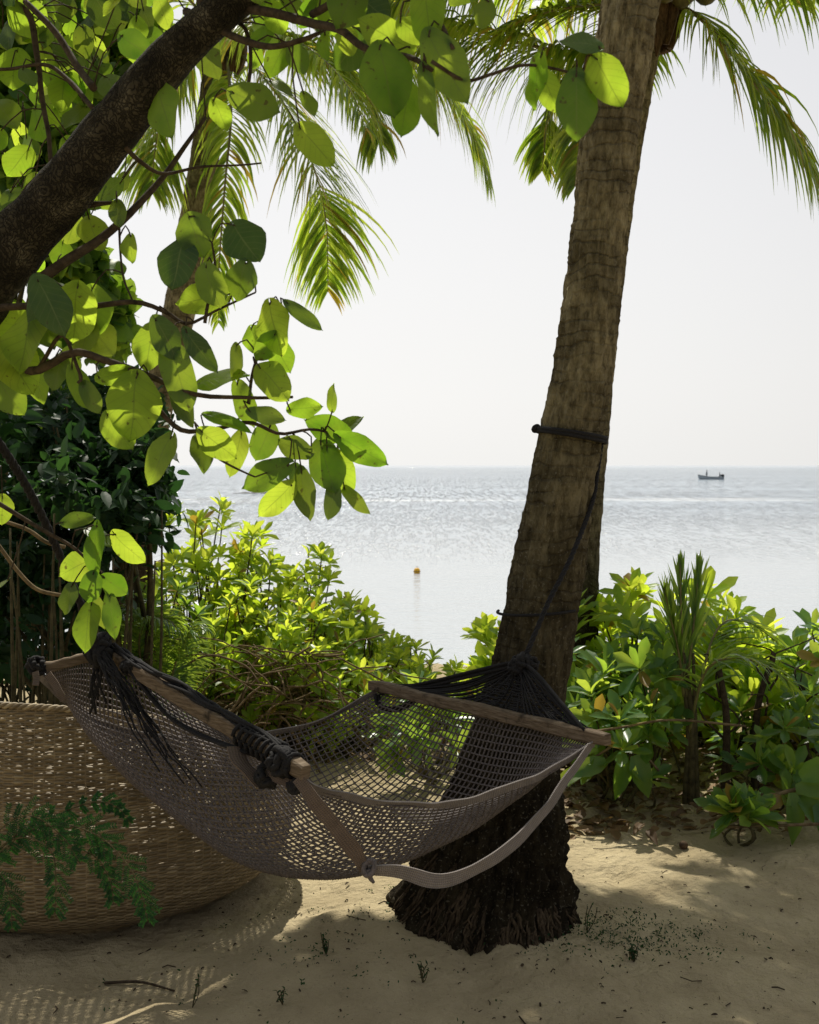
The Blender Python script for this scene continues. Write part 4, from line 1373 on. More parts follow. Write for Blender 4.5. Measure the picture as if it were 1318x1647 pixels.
shrub('backlit shrub with broad leaves left of the young palm', 1015, 918, 6.4, 60, 34, (0.14, 0.20), M['naupaka'], G2)
shrub('backlit shrub rising just behind the young palm', 1140, 920, 6.4, 50, 30, (0.14, 0.20), M['naupaka'], G2)
shrub('shrub with large upright paddle leaves right of the young palm', 1195, 965, 6.2, 60, 34, (0.15, 0.21), M['naupaka'], G2)
shrub('shrub behind the arching palm frond near the right edge', 1262, 1010, 6.3, 55, 30, (0.14, 0.19), M['naupaka'], G2)
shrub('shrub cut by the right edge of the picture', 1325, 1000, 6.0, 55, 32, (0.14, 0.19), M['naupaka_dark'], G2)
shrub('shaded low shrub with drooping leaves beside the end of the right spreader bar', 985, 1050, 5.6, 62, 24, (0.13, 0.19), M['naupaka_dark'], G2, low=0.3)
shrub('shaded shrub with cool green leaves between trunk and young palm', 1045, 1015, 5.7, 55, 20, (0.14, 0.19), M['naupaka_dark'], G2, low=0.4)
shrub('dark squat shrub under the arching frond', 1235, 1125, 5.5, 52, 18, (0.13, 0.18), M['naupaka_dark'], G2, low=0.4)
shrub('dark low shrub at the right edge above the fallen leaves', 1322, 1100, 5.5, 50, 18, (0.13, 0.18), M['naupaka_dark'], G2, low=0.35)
shrub('small dark green plant on open sand right of the trunk', 1195, 1285, 4.95, 34, 7, (0.14, 0.18), M['naupaka_dark'], None, low=0.35, spread_y=0.12, cat='plant', name='sand_plant')

# dead and woody stems inside the right thicket
for k, (px, top, d, lean, lab) in enumerate([
        (1165, 1075, 5.5, 8, 'bare dark stump-like stem right of the young palm'),
        (1215, 1050, 5.6, -30, 'bare stem leaning left below the arching frond'),
        (1300, 1090, 5.6, 10, 'bare dark stem at the right edge of the thicket')]):
    o = thing('bare_stem', (P(px, 1250, d)[0], d, gz(P(px, 1250, d)[0], d)), lab, 'stem', 'bare stems in the right thicket')
    b = MB()
    q0 = P(px, 1250, d); q0[2] = gz(q0[0], d) - 0.03
    q1 = P(px - lean * 0.3, (top + 1250) / 2, d)
    q2 = P(px - lean, top, d)
    b.tube(cr([q0, q1 + rdir(0.02), q2], 14), np.linspace(0.022, 0.013, 14), 8)
    b.build('stem', M['twig'], o)
    b2 = MB()
    for j in range(4):
        s0 = q0 + (q2 - q0) * random.uniform(0.4, 0.95)
        b2.tube(cr([s0, s0 + np.array([random.uniform(-0.1, 0.1), 0, 0.1]), s0 + np.array([random.uniform(-0.25, 0.25), random.uniform(-0.1, 0.1), random.uniform(0.1, 0.3)])], 8), np.linspace(0.007, 0.003, 8), 5)
    b2.build('twig', M['twig'], o)

# young coconut palm
yp = P(1112, 1262, 5.5)
sd = thing('young_palm', (yp[0], 5.5, gz(yp[0], 5.5)), 'young coconut palm with upright spear leaves among the right shrubs', 'palm tree')
yb = np.array([yp[0], 5.5, gz(yp[0], 5.5) - 0.02])
b = MB()
for k, (dx, r) in enumerate([(0, 0.022), (-0.03, 0.014), (0.03, 0.014)]):
    b.tube(cr([yb + np.array([dx, 0, 0]), P(1112 + dx * 200, 1150, 5.5), P(1100 + dx * 500, 1050, 5.5)], 12), np.linspace(r, 0.007, 12), 7)
b.build('stem', M['stem'], sd)
for pts, ll, kw in [
        ([(1104, 1150, 5.5), (1100, 1060, 5.5), (1096, 980, 5.5), (1094, 905, 5.5)], 0.22, dict(hang=-0.1, spread=0.16, n_leaf=34, width=0.022, r0=0.008, start=0.3)),
        ([(1100, 1120, 5.5), (1092, 1050, 5.45), (1078, 990, 5.4), (1068, 945, 5.38)], 0.20, dict(hang=0.0, spread=0.17, n_leaf=30, width=0.022, r0=0.008, start=0.3)),
        ([(1104, 1120, 5.5), (1112, 1040, 5.5), (1120, 970, 5.5), (1124, 905, 5.5)], 0.20, dict(hang=0.0, spread=0.14, n_leaf=30, width=0.02, r0=0.008, start=0.35)),
        ([(1108, 1180, 5.5), (1135, 1080, 5.4), (1185, 1058, 5.35), (1240, 1075, 5.3), (1285, 1110, 5.3)], 0.26, dict(hang=0.55, n_leaf=36, width=0.018, r0=0.008, start=0.25)),
        ([(1108, 1180, 5.5), (1150, 1020, 5.7), (1200, 1000, 5.75), (1260, 1040, 5.8)], 0.25, dict(hang=0.5, n_leaf=34, width=0.018, r0=0.008, start=0.3))]:
    add_frond(sd, PP(pts), ll, mat='palm_green', **dict(kw, dens=0.8, width=0.016))

# small palm seedling among the left shrubs
lp = P(262, 1150, 6.0)
sd2 = thing('young_palm', (lp[0], 6.0, gz(lp[0], 6.0)), 'small palm seedling with arching pale fronds behind the left spreader bar', 'palm tree')
for pts in ([(250, 1150, 6.0), (225, 1050, 5.9), (235, 1000, 5.85), (275, 1000, 5.8), (300, 1040, 5.8)], [(255, 1150, 6.0), (250, 1050, 5.9), (215, 985, 5.85), (180, 990, 5.8)], [(260, 1150, 6.0), (285, 1060, 5.9), (310, 1010, 5.9), (335, 1010, 5.9)]):
    add_frond(sd2, PP(pts), 0.22, mat='palm_green', hang=0.7, n_leaf=34, width=0.014, r0=0.007, start=0.2)

# tangle of dry vines under the left shrubs
vt = thing('vine_tangle', (-0.95, 6.0, 0), 'tangle of dry brown vines looping under the left shrubs behind the hammock', 'vines')
b = MB()
for k in range(110):
    px, py, d = random.uniform(255, 560), random.uniform(1040, 1165), random.uniform(5.9, 6.3)
    p = P(px, py, d)
    pts = [p]
    dr = unit(np.array([random.choice([-1, 1]), random.uniform(-0.3, 0.3), random.uniform(-0.5, 0.7)]))
    for q in range(6):
        dr = unit(dr + np.array([random.uniform(-0.5, 0.5), random.uniform(-0.3, 0.3), random.uniform(-0.7, 0.35)]))
        nx = pts[-1] + dr * random.uniform(0.05, 0.10)
        nx[2] = max(nx[2], gz(nx[0], nx[1]) + 0.01)
        pts.append(nx)
    b.tube(cr(pts, 18), random.uniform(0.0025, 0.006), 5)
b.build('vine', M['drytwig'], vt)['kind'] = 'stuff'
# pale vines hanging in front of the dark tree
vn = thing('hanging_vine', (-1.35, 3.4, 1.5), 'two bare reddish vines bending across the dark shade at the left edge', 'vine')
b = MB()
b.tube(cr(PP([(-60, 815, 3.4), (0, 836, 3.4), (45, 852, 3.4), (75, 872, 3.4), (105, 880, 3.4)]), 20), 0.006, 6)
b.tube(cr(PP([(-60, 800, 3.4), (0, 880, 3.4), (30, 920, 3.4), (60, 948, 3.4), (100, 958, 3.4)]), 20), 0.006, 6)
b.tube(cr(PP([(-60, 815, 3.4), (-140, 780, 3.3), (-200, 700, 3.0), (-190, 560, 2.8)]), 20), 0.007, 6)
b.build('vine', M['drytwig'], vn)

# big fallen leaves at right and broken stalks
fl = thing('fallen_stalk', (P(1290, 1320, 5.0)[0], 5.0, 0), 'broken stalk with big wilted pale leaves lying at the right edge of the sand', 'fallen branch')
b, b2 = MB(), MB()
pts = PP([(1140, 1320, 5.0), (1200, 1300, 5.0), (1260, 1275, 5.0), (1340, 1262, 5.0)])
b2.tube(cr(pts, 14), np.linspace(0.006, 0.012, 14), 6)
b2.tube(cr(PP([(1145, 1330, 4.9), (1230, 1328, 4.9), (1330, 1325, 4.9)]), 14), 0.007, 6)
b2.tube(cr(PP([(930, 1180, 5.2), (1000, 1170, 5.2), (1080, 1158, 5.25), (1200, 1168, 5.3)]), 14), 0.006, 6)
for (px, py, ln, wd, ang) in [(1272, 1295, 0.22, 0.075, -85), (1300, 1300, 0.24, 0.09, -40), (1300, 1268, 0.2, 0.07, 5), (1305, 1240, 0.2, 0.08, 30), (1240, 1290, 0.16, 0.06, 190), (1320, 1310, 0.22, 0.1, -60)]:
    a = R(ang)
    y = np.array([math.cos(a), -0.25, math.sin(a)])
    put_leaf(b, LANCE, P(px - 20 * math.cos(a), py + 20 * math.sin(a), 4.97) , y, np.array([0.2, -0.7, 0.6]) + rdir(0.3), ln, wd * 1.3)
b.build('foliage', M['naupaka_dark'], fl)
b2.build('stalk', M['drytwig'], fl)
fl2 = thing('fallen_stalk', (P(1000, 1240, 5.3)[0], 5.3, 0), 'wilted leaves drooping to the sand below the end of the right spreader bar', 'fallen branch')
b, b2 = MB(), MB()
b2.tube(cr(PP([(930, 1235, 5.3), (985, 1200, 5.3), (1010, 1185, 5.3), (1060, 1240, 5.3)]), 14), 0.006, 6)
for (px, py, ln, wd, ang) in [(975, 1225, 0.2, 0.07, 195), (1000, 1215, 0.2, 0.08, 265), (1020, 1215, 0.2, 0.08, -70), (960, 1205, 0.2, 0.05, 175), (940, 1240, 0.17, 0.06, 200)]:
    a = R(ang)
    put_leaf(b, LANCE, P(px, py, 5.28), np.array([math.cos(a), -0.25, math.sin(a)]), np.array([0.2, -0.7, 0.6]) + rdir(0.3), ln, wd * 1.3)
b.build('foliage', M['naupaka_dark'], fl2)
b2.build('stalk', M['drytwig'], fl2)

# leaf litter at the foot of the thickets (nobody could count it)
b = MB()
for k in range(2600):
    if random.random() < 0.55:
        x, y = random.uniform(0.55, 2.6), random.uniform(5.0, 6.6)
        if y < 5.15 + 0.25 * noise.noise(Vector((x * 2, 0, 0))) and random.random() < 0.8: continue
    else:
        x, y = random.uniform(-2.4, 0.4), random.uniform(6.1, 7.6)
    ln = random.uniform(0.03, 0.10)
    a = random.uniform(0, 6.28)
    put_leaf(b, LANCE, (x, y, gz(x, y) + random.uniform(0.005, 0.05)), (math.cos(a), math.sin(a), random.uniform(-0.3, 0.3)), unit(np.array([0, 0, 1.0]) + rdir(0.5)), ln, ln * 0.5)
tag(b.build('leaf_litter', M['litter']), 'dry brown leaf litter under the beach shrubs', 'leaf litter', kind='stuff')
b = MB()
for k in range(1500):
    x, y = random.uniform(-1.6, 2.4), random.uniform(2.9, 5.6)
    if random.random() > 0.25 + 0.75 * math.exp(-((x - 0.2) ** 2 + (y - 3.8) ** 2) / 0.6): continue
    a = random.uniform(0, 6.28)
    l = random.uniform(0.002, 0.007) if random.random() < 0.93 else random.uniform(0.01, 0.035)
    z = gz(x, y) + 0.002
    d = np.array([math.cos(a), math.sin(a), 0])
    b.tube(np.array([(x, y, z), np.array([x, y, z + 0.003]) + d * l, np.array([x, y, z]) + d * 2 * l + rdir(l * 0.6)]), random.uniform(0.001, 0.0028), 4)
for k in range(60):
    x, y = random.uniform(-0.9, 2.2), random.uniform(3.0, 5.4)
    ln = random.uniform(0.012, 0.025)
    a = random.uniform(0, 6.28)
    put_leaf(b, LANCE, (x, y, gz(x, y) + 0.006), (math.cos(a), math.sin(a), 0.1), unit(np.array([0, 0, 1.0]) + rdir(0.5)), ln, ln * 0.5)
tag(b.build('twig_debris', M['debris']), 'fine dark twig and bark debris scattered over the sand', 'debris', kind='stuff')

# tiny weeds on the sand
G3 = 'small weeds on the sand'
b = MB()
for k in range(420):
    if k < 330:
        x, y = random.gauss(0.72, 0.2), random.gauss(3.93, 0.10)
    else:
        x, y = random.gauss(-0.25, 0.25), random.gauss(3.75, 0.25)
    z = gz(x, y)
    for q in range(random.randint(2, 6)):
        p = np.array([x + random.gauss(0, 0.012), y + random.gauss(0, 0.012), z + random.uniform(0.0, 0.018)])
        put_leaf(b, LANCE, p, unit(rdir() + np.array([0, 0, 0.5])), rdir() + np.array([0, 0, 1]), random.uniform(0.005, 0.013), random.uniform(0.003, 0.006))
tag(b.build('ground_cover', M['fern']), 'tiny green ground cover sprouting from the sand around the trunk foot', 'ground cover', kind='stuff')


def weed(px, py, d, hgt, label, n=5):
    hgt *= 0.6
    p = P(px, py, d)
    x = p[0]
    base = np.array([x, d, gz(x, d)])
    o = thing('weed', base, label, 'weed', G3)
    b, b2 = MB(), MB()
    for q in range(n):
        dr = unit(np.array([random.uniform(-0.35, 0.35), random.uniform(-0.35, 0.35), 1]))
        l = hgt * random.uniform(0.6, 1)
        e = base + dr * l
        b2.tube(cr([base, base + dr * l * 0.5 + rdir(0.01), e], 6), 0.0015, 4)
        for s in np.linspace(0.25, 1, 8):
            put_leaf(b, LANCE, base + dr * l * s, unit(rdir() + dr * 0.6), rdir() + np.array([0, 0, 1]), random.uniform(0.008, 0.016), 0.005)
    b2.build('stem', M['stem'], o)
    b.build('foliage', M['fern'], o)


weed(680, 1460 + 0, 3.55, 0.0 + 0.10, 'weed sprouting at the dark foot of the palm', 6)
weed(945, 1500, 3.95, 0.26, 'tallest weed, thin and upright right of the palm foot', 3)
weed(525, 1540, 3.75, 0.13, 'weed in the sand between the basket shadow and the palm foot', 5)
weed(310, 1630, 3.45, 0.16, 'weed standing in the shadow of the basket', 3)
weed(455, 1640, 3.42, 0.10, 'weed at the bottom edge on the sunlit sand', 4)
weed(1020, 1545, 3.75, 0.10, 'leafy weed patch right of the palm foot', 9)

# small brown nut and a stick
nb = MB()
c = P(1100, 1352, 4.9); c[2] = gz(c[0], 4.9) + 0.014
V = []
for j in range(9):
    th = math.pi * j / 8
    for i in range(12):
        a = 2 * math.pi * i / 12
        r = 0.019 * math.sin(th) * (1 + 0.06 * math.sin(3 * a))
        V.append((c[0] + r * math.cos(a), c[1] + r * math.sin(a), c[2] + 0.018 * math.cos(th)))
nb.grid(np.array(V), 12, 9, closed_u=True)
tag(nb.build('nut', M['nut']), 'small round brown nut lying alone on the sand', 'nut')
b = MB()
a0, a1 = (-0.95, 3.62), (-0.72, 3.56)
b.tube(cr([(a0[0], a0[1], gz(*a0) + 0.006), ((a0[0] + a1[0]) / 2, 3.6, gz(-0.83, 3.6) + 0.012), (a1[0], a1[1], gz(*a1) + 0.006)], 10), np.linspace(0.005, 0.003, 10), 6)
tag(b.build('stick', M['twig']), 'thin dark stick lying in the shadow before the basket', 'stick')

# ------------------------------------------------------------------ feathery plant at lower left
fp = thing('fern', (-1.15, 2.75, 0), 'feathery dark green plant drooping in front of the basket at lower left', 'plant')
fb, fs = MB(), MB()


def feather(pts, n, ln):
    sp = cr(PP(pts), 30)
    fs.tube(sp, np.linspace(0.0022, 0.0008, 30), 5)
    n = int(n * 0.5)
    for i in range(n):
        q = 0.15 + 0.85 * i / n
        k = min(28, int(q * 29))
        p = sp[k] + (sp[k + 1] - sp[k]) * (q * 29 - k)
        t_ = unit(sp[k + 1] - sp[k])
        sd_ = unit(np.cross(t_, np.array([0, -1.0, 0.2])))
        for sg in (-1, 1):
            d = unit(sd_ * sg + t_ * 0.9 + np.array([0, 0, -0.35]) + rdir(0.15))
            l = ln * 1.15 * (math.sin(math.pi * (0.15 + 0.8 * q)) ** 0.6) * random.uniform(0.6, 1.15)
            m = 10
            fs.tube(np.array([p, p + d * l * 0.5, p + d * l + np.array([0, 0, -0.004])]), 0.0006, 4)
            s2 = unit(np.cross(d, np.array([0, -1.0, 0.1])))
            for j in range(m):
                pp = p + d * l * (j + 0.7) / m
                for s3 in (-1, 1):
                    put_leaf(fb, LANCE, pp, unit(s2 * s3 + d * 0.6), np.array([0, -1, 0.4]) + rdir(0.4), random.uniform(0.007, 0.011), 0.0034)


for pts, n, ln in [([(-60, 1420, 2.7), (0, 1335, 2.7), (50, 1312, 2.7), (100, 1345, 2.68), (130, 1390, 2.66)], 24, 0.05),
                   ([(-60, 1420, 2.7), (20, 1350, 2.7), (80, 1365, 2.68), (90, 1420, 2.66), (88, 1478, 2.65)], 22, 0.05),
                   ([(-60, 1420, 2.7), (60, 1330, 2.7), (150, 1340, 2.68), (205, 1390, 2.65), (228, 1440, 2.64), (238, 1482, 2.63)], 30, 0.05),
                   ([(-60, 1440, 2.75), (40, 1350, 2.75), (140, 1370, 2.74), (175, 1410, 2.72), (183, 1455, 2.7)], 24, 0.045),
                   ([(-60, 1420, 2.8), (60, 1330, 2.8), (140, 1292, 2.8), (185, 1296, 2.8), (212, 1325, 2.8)], 22, 0.028),
                   ([(-60, 1460, 2.7), (-10, 1400, 2.7), (15, 1440, 2.68), (20, 1500, 2.66)], 18, 0.05),
                   ([(-60, 1440, 2.75), (30, 1340, 2.75), (110, 1330, 2.74), (160, 1340, 2.72), (170, 1385, 2.7)], 22, 0.045)]:
    feather(pts, n, ln)
for k in range(5):
    fs.tube(cr([(-1.15 + random.uniform(-0.05, 0.05), 2.75, -0.02), P(-110, 1500, 2.72), P(-60, 1425, 2.72)], 10), 0.003, 5)
fs.build('stem', M['stem'], fp)
fb.build('foliage', M['fern'], fp)

# ------------------------------------------------------------------ wicker basket seat
BC = np.array([-1.25, 4.57])
BR = 0.80
bk = thing('wicker_basket', (BC[0], BC[1], 0), 'large round woven wicker daybed basket standing on the sand at lower left', 'basket seat')


def rim_h(th):
    c = (1 + math.cos(th - R(-108))) / 2
    return 0.20 + 0.62 * (1 - (1 - c) ** 1.3)


def prof_r(z):
    return BR * np.interp(z, [0, 0.03, 0.07, 0.13, 0.22, 0.4, 0.6, 0.85], [0.72, 0.82, 0.895, 0.955, 0.99, 1.0, 0.975, 0.93])


b = MB()
NST = 150
pitch = 0.0076
rows = int(0.85 / pitch)
for i in range(rows):
    z0 = 0.012 + i * pitch
    pts, runs = [], []
    for k in range(NST * 3 + 1):
        th = 2 * math.pi * k / (NST * 3)
        h = rim_h(th) - 0.01
        gap = 0.0
        if z0 < h:
            s = math.cos(math.pi * (k / 3.0 + i))
            nv = noise.noise(Vector((math.cos(th) * 9, math.sin(th) * 9, z0 * 14)))
            z = z0 + 0.0022 * noise.noise(Vector((math.cos(th) * 26, math.sin(th) * 26, i * 3.7))) + 0.004 * noise.noise(Vector((th * 2.0, i * 0.15, 4)))
            r = prof_r(z) + 0.0018 * s
            pts.append((BC[0] + r * math.cos(th), BC[1] + r * math.sin(th), z))
        else:
            if len(pts) > 3: runs.append(pts)
            pts = []
    if len(pts) > 3: runs.append(pts)
    q = z0 / 0.85
    band = 0.30 < q < 0.92
    for pts in runs:
        pts = np.array(pts)
        # flat cane: elliptical section
        n = len(pts)
        rnd = random.random()
        rdx = pts[:, :2] - BC[None, :]
        rdx /= np.linalg.norm(rdx, axis=1)[:, None]
        ou = np.concatenate([rdx, np.zeros((n, 1))], 1)
        hz = np.array([0.0060 - (0.0041 * max(0.0, min(1.0, 4.0 * (noise.noise(Vector((p[0] * 24, p[1] * 24, p[2] * 60))) - 0.20))) if band else 0.0) for p in pts])
        slope = (prof_r(z0 + 0.01) - prof_r(max(0, z0 - 0.01))) / (z0 + 0.01 - max(0, z0 - 0.01))
        up = np.array([0, 0, 1.0]) + ou * slope          # the flat cane lies along the wall
        V = np.stack([pts + ou * 0.0024, pts + up * hz[:, None], pts - ou * 0.0024, pts - up * hz[:, None]], 1).reshape(-1, 3)
        F = []
        for a in range(n - 1):
            for c_ in range(4):
                F.append(np.array([4 * a + c_, 4 * a + (c_ + 1) % 4, 4 * a + 4 + (c_ + 1) % 4, 4 * a + 4 + c_]))
        at = np.zeros((4 * n, 3)); at[:, 2] = np.repeat([rnd * 0.6 + 0.3 * noise.noise(Vector((p[0] * 16, p[1] * 16, i * 5.3))) + 0.2 for p in pts], 4)
        b.add(V, F, at)
b.build('weave', M['wicker'], bk)
b = MB()
for k in range(NST):
    th = 2 * math.pi * (k + 0.5) / NST
    h = rim_h(th)
    zz = np.linspace(0.0, h, 12)
    pts = np.array([(BC[0] + prof_r(z) * math.cos(th), BC[1] + prof_r(z) * math.sin(th), z) for z in zz])
    b.tube(pts, 0.0021, 4)
b.build('stake', M['wicker'], bk)['kind'] = 'stuff'
b = MB()
for ph in (0, 2.09, 4.19):
    pts = []
    for k in range(721):
        th = 2 * math.pi * k / 720
        a = th * 70 + ph
        h = rim_h(th)
        r = prof_r(h) + 0.006 * math.cos(a)
        pts.append((BC[0] + r * math.cos(th), BC[1] + r * math.sin(th), h + 0.006 * math.sin(a)))
    b.tube(pts, 0.0065, 6)
b.build('rim', M['wicker'], bk)
b = MB()       # sagging round seat pad of woven cane inside
V = []
for j in range(12):
    r = 0.66 * j / 11
    for i in range(60):
        a = 2 * math.pi * i / 60
        V.append((BC[0] + r * math.cos(a), BC[1] + r * math.sin(a), 0.10 + 0.05 * (j / 11) ** 2 + 0.004 * math.sin(j * 3)))
b.grid(np.array(V), 60, 12, closed_u=True)
b.build('seat', M['wicker'], bk)

# ------------------------------------------------------------------ hammock
hm_root = thing('hammock', P(560, 1300, 3.45), 'grey-brown knotted net hammock with wooden spreader bars slung between tree and palm', 'hammock')
NETP = [
    [(62, 1084, 3.55), (105, 1072, 3.57), (150, 1066, 3.6), (215, 1090, 3.5), (300, 1143, 3.3), (400, 1198, 3.08), (485, 1250, 2.92)],
    [(140, 1150, 3.75), (118, 1145, 3.68), (158, 1180, 3.6), (240, 1205, 3.5), (340, 1225, 3.3), (430, 1240, 3.1), (510, 1268, 2.95)],
    [(250, 1185, 3.84), (205, 1235, 3.72), (250, 1290, 3.65), (340, 1345, 3.45), (430, 1352, 3.25), (510, 1325, 3.1), (560, 1284, 3.0)],
    [(370, 1190, 4.0), (345, 1275, 3.88), (375, 1360, 3.7), (445, 1408, 3.48), (540, 1406, 3.28), (600, 1355, 3.15), (640, 1295, 3.05)],
    [(450, 1178, 4.05), (478, 1262, 3.92), (525, 1338, 3.75), (605, 1384, 3.55), (680, 1376, 3.35), (718, 1338, 3.2), (735, 1292, 3.1)],
    [(540, 1150, 4.08), (590, 1205, 3.95), (650, 1252, 3.8), (730, 1280, 3.62), (800, 1290, 3.42), (838, 1280, 3.27), (850, 1258, 3.15)],
    [(605, 1115, 4.08), (665, 1128, 3.92), (725, 1143, 3.78), (790, 1158, 3.62), (855, 1171, 3.48), (910, 1185, 3.34), (955, 1198, 3.24)]]
ctrl = np.array([[P(*q) for q in row] for row in NETP])       # 7 x 7 x 3
NS, NT = 70, 64
fine_t = np.array([cr(ctrl[i], NT) for i in range(7)])        # 7 x NT
surf = np.stack([cr(fine_t[:, j], NS * 2 - 1) for j in range(NT)], 1)   # (2NS-1) x NT
jit = np.array([[[noise.noise(Vector((p[0] * 6, p[1] * 6, p[2] * 6 + k * 7))) for k in range(3)] for p in row] for row in surf])
surf = surf + jit * 0.006
b = MB()
for i in range(0, NS * 2 - 1, 2):
    row = surf[i]
    b.tube(cr(row, NT * 2 - 1), 0.0026, 4)
for j in range(NT):
    b.tube(surf[:, j], 0.0026, 4)
# knots at crossings
kv = np.array([(1, 0, 0), (-1, 0, 0), (0, 1, 0), (0, -1, 0), (0, 0, 1), (0, 0, -1)], dtype=float) * 0.0048
kf = [np.array(f) for f in ((0, 2, 4), (2, 1, 4), (1, 3, 4), (3, 0, 4), (2, 0, 5), (1, 2, 5), (3, 1, 5), (0, 3, 5))]
for i in range(0, NS * 2 - 1, 2):
    for j in range(NT):
        b.add(surf[i, j] + kv, kf)
b.build('net', M['cord'], hm_root)


def strap(name, pts, width, wdir, mat='strap', n=60, thick=0.0022):
    m = MB()
    c_ = cr(pts, n)
    c_ = c_ + np.array([[noise.noise(Vector((p[0] * 11, p[1] * 11, p[2] * 11 + q * 5))) for q in range(3)] for p in c_]) * 0.006
    wv = np.array([1 + 0.16 * noise.noise(Vector(p * 16)) for p in c_]) * width
    tw_ = np.array([[noise.noise(Vector((p[0] * 5, p[1] * 5, p[2] * 5 + q * 9))) for q in range(3)] for p in c_]) * 0.55
    m.ribbon(c_, wv, unit(wdir)[None, :] + tw_, thick)
    return m.build(name, M[mat], hm_root, smooth=False)


strap('edge_band', surf[::2, 0] + np.array([0, 0, 0.004]), 0.022, np.array([0.2, -0.5, 0.8]), n=80)
strap('edge_band', surf[::2, -1] + np.array([0, -0.004, 0.004]), 0.024, np.array([0.0, -0.55, 0.83]), n=80)
# slack strap looping below the near edge, in two colours
strap('slack_strap', PP([(478, 1252, 2.9), (500, 1278, 2.89), (535, 1325, 2.89), (565, 1365, 2.9), (588, 1398, 2.92)]), np.interp(np.linspace(0, 1, 60), [0, .3, .8, 1], [0.030, 0.038, 0.040, 0.026]), np.array([0.9, 0.2, 0.42]), 'strap_brown')
strap('slack_strap', PP([(592, 1396, 2.92), (640, 1402, 2.93), (695, 1415, 2.95), (750, 1406, 2.98), (815, 1366, 3.03), (870, 1312, 3.1), (910, 1255, 3.16), (948, 1200, 3.22)]),
      np.interp(np.linspace(0, 1, 60), [0, .15, .6, 1], [0.03, 0.038, 0.034, 0.022]), np.array([-0.25, -0.3, 0.9]), 'strap')
# knot where the two straps meet
b = MB()
kc = P(594, 1396, 2.91)
for k in range(7):
    a = k * 0.9
    b.tube(cr([kc + 0.014 * np.array([math.cos(a + s), 0.6 * math.sin(a + s), 1.2 * math.sin(s + k)]) for s in np.linspace(0, 4.5, 9)], 22), 0.006, 6)
b.tube(cr(PP([(592, 1398, 2.91), (596, 1412, 2.91), (602, 1420, 2.91)]), 8), np.linspace(0.009, 0.004, 8), 6)
b.build('strap_knot', M['cord'], hm_root)


def bar(name, p0, p1, w_, h_, n=26, seed=0):
    """weathered, slightly crooked square stick"""
    p0, p1 = np.array(p0), np.array(p1)
    t_ = unit(p1 - p0)
    s_ = unit(np.cross(t_, np.array([0, 0, 1.0])))
    u_ = np.cross(s_, t_)
    sec = [(-1, -0.75), (-0.75, -1), (0.75, -1), (1, -0.75), (1, 0.75), (0.75, 1), (-0.75, 1), (-1, 0.75)]
    V, A = [], []
    for i in range(n):
        q = i / (n - 1)
        c = p0 + (p1 - p0) * q
        c = c + u_ * 0.006 * noise.noise(Vector((q * 5, seed, 0))) + s_ * 0.006 * noise.noise(Vector((q * 5, seed, 7)))
        k = 1 + 0.10 * noise.noise(Vector((q * 9, seed, 3)))
        if i in (0, n - 1): k *= 0.86
        for (a, b__) in sec:
            g = 1 + 0.06 * noise.noise(Vector((a * 3, b__ * 3, q * 14 + seed)))
            V.append(c + s_ * a * w_ / 2 * k * g + u_ * b__ * h_ / 2 * k * g)
            A.append((a, q, 0.5))
    m = MB()
    m.grid(np.array(V), 8, n, np.array(A), closed_u=True)
    m.f.append(np.arange(8)[::-1]); m.f.append(np.arange(8) + 8 * (n - 1))
    return m.build(name, M['wood'], hm_root, smooth=False)


bar('spreader_bar', P(597, 1102, 4.09), P(978, 1190, 3.2), 0.030, 0.036, seed=1)
bar('spreader_bar', P(176, 1052, 3.6), P(492, 1243, 2.9), 0.034, 0.042, seed=2)
bar('spreader_bar', P(55, 1078, 3.56), P(165, 1052, 3.6), 0.026, 0.030, n=12, seed=3)

# clew cords at the palm end
KB = P(838, 1070, 3.66)
b = MB()
bar_b = lambda q: P(597, 1102, 4.09) * (1 - q) + P(978, 1190, 3.2) * q
for k in range(52):
    q = 0.04 + 0.92 * k / 51
    e = bar_b(q)
    mid = (KB + e) / 2 + np.array([0, 0, -0.012 - 0.03 * random.random()])
    b.tube(cr([KB + rdir(0.012), mid, e + np.array([0, 0, 0.01])], 9), 0.003, 4)
for k in range(17):        # cross cords of the netted clew
    s_ = 0.15 + 0.048 * k
    row = []
    for j in range(18):
        q = 0.36 + 0.60 * j / 17
        e = bar_b(q)
        row.append(KB * (1 - s_) + e * s_ + np.array([0, 0, -0.018 * math.sin(math.pi * s_)]) + rdir(0.003))
    b.tube(np.array(row), 0.0026, 4)
b.build('clew_cord', M['rope'], hm_root)['kind'] = 'stuff'
b = MB()
for k in range(5):
    o_ = rdir(0.010)
    b.tube(cr(np.array([P(612, 1112, 4.06), P(680, 1102, 3.92), P(760, 1083, 3.78), P(815, 1070, 3.69), P(838, 1068, 3.66)]) + o_, 20), 0.006, 6)
for k in range(4):
    o_ = rdir(0.008)
    b.tube(cr(np.array([P(838, 1068, 3.66), P(862, 1085, 3.58), P(900, 1130, 3.42), P(940, 1178, 3.26)]) + o_, 16), 0.005, 6)
# looped slack end round the far end of the bar
for k in range(3):
    b.tube(cr(PP([(606, 1118, 4.05), (612, 1136, 4.03), (640, 1140, 4.0), (665, 1128, 3.95), (668, 1116, 3.93)]) + rdir(0.006), 16), 0.007, 6)
b.build('corner_rope', M['rope'], hm_root)
# knots
b = MB()


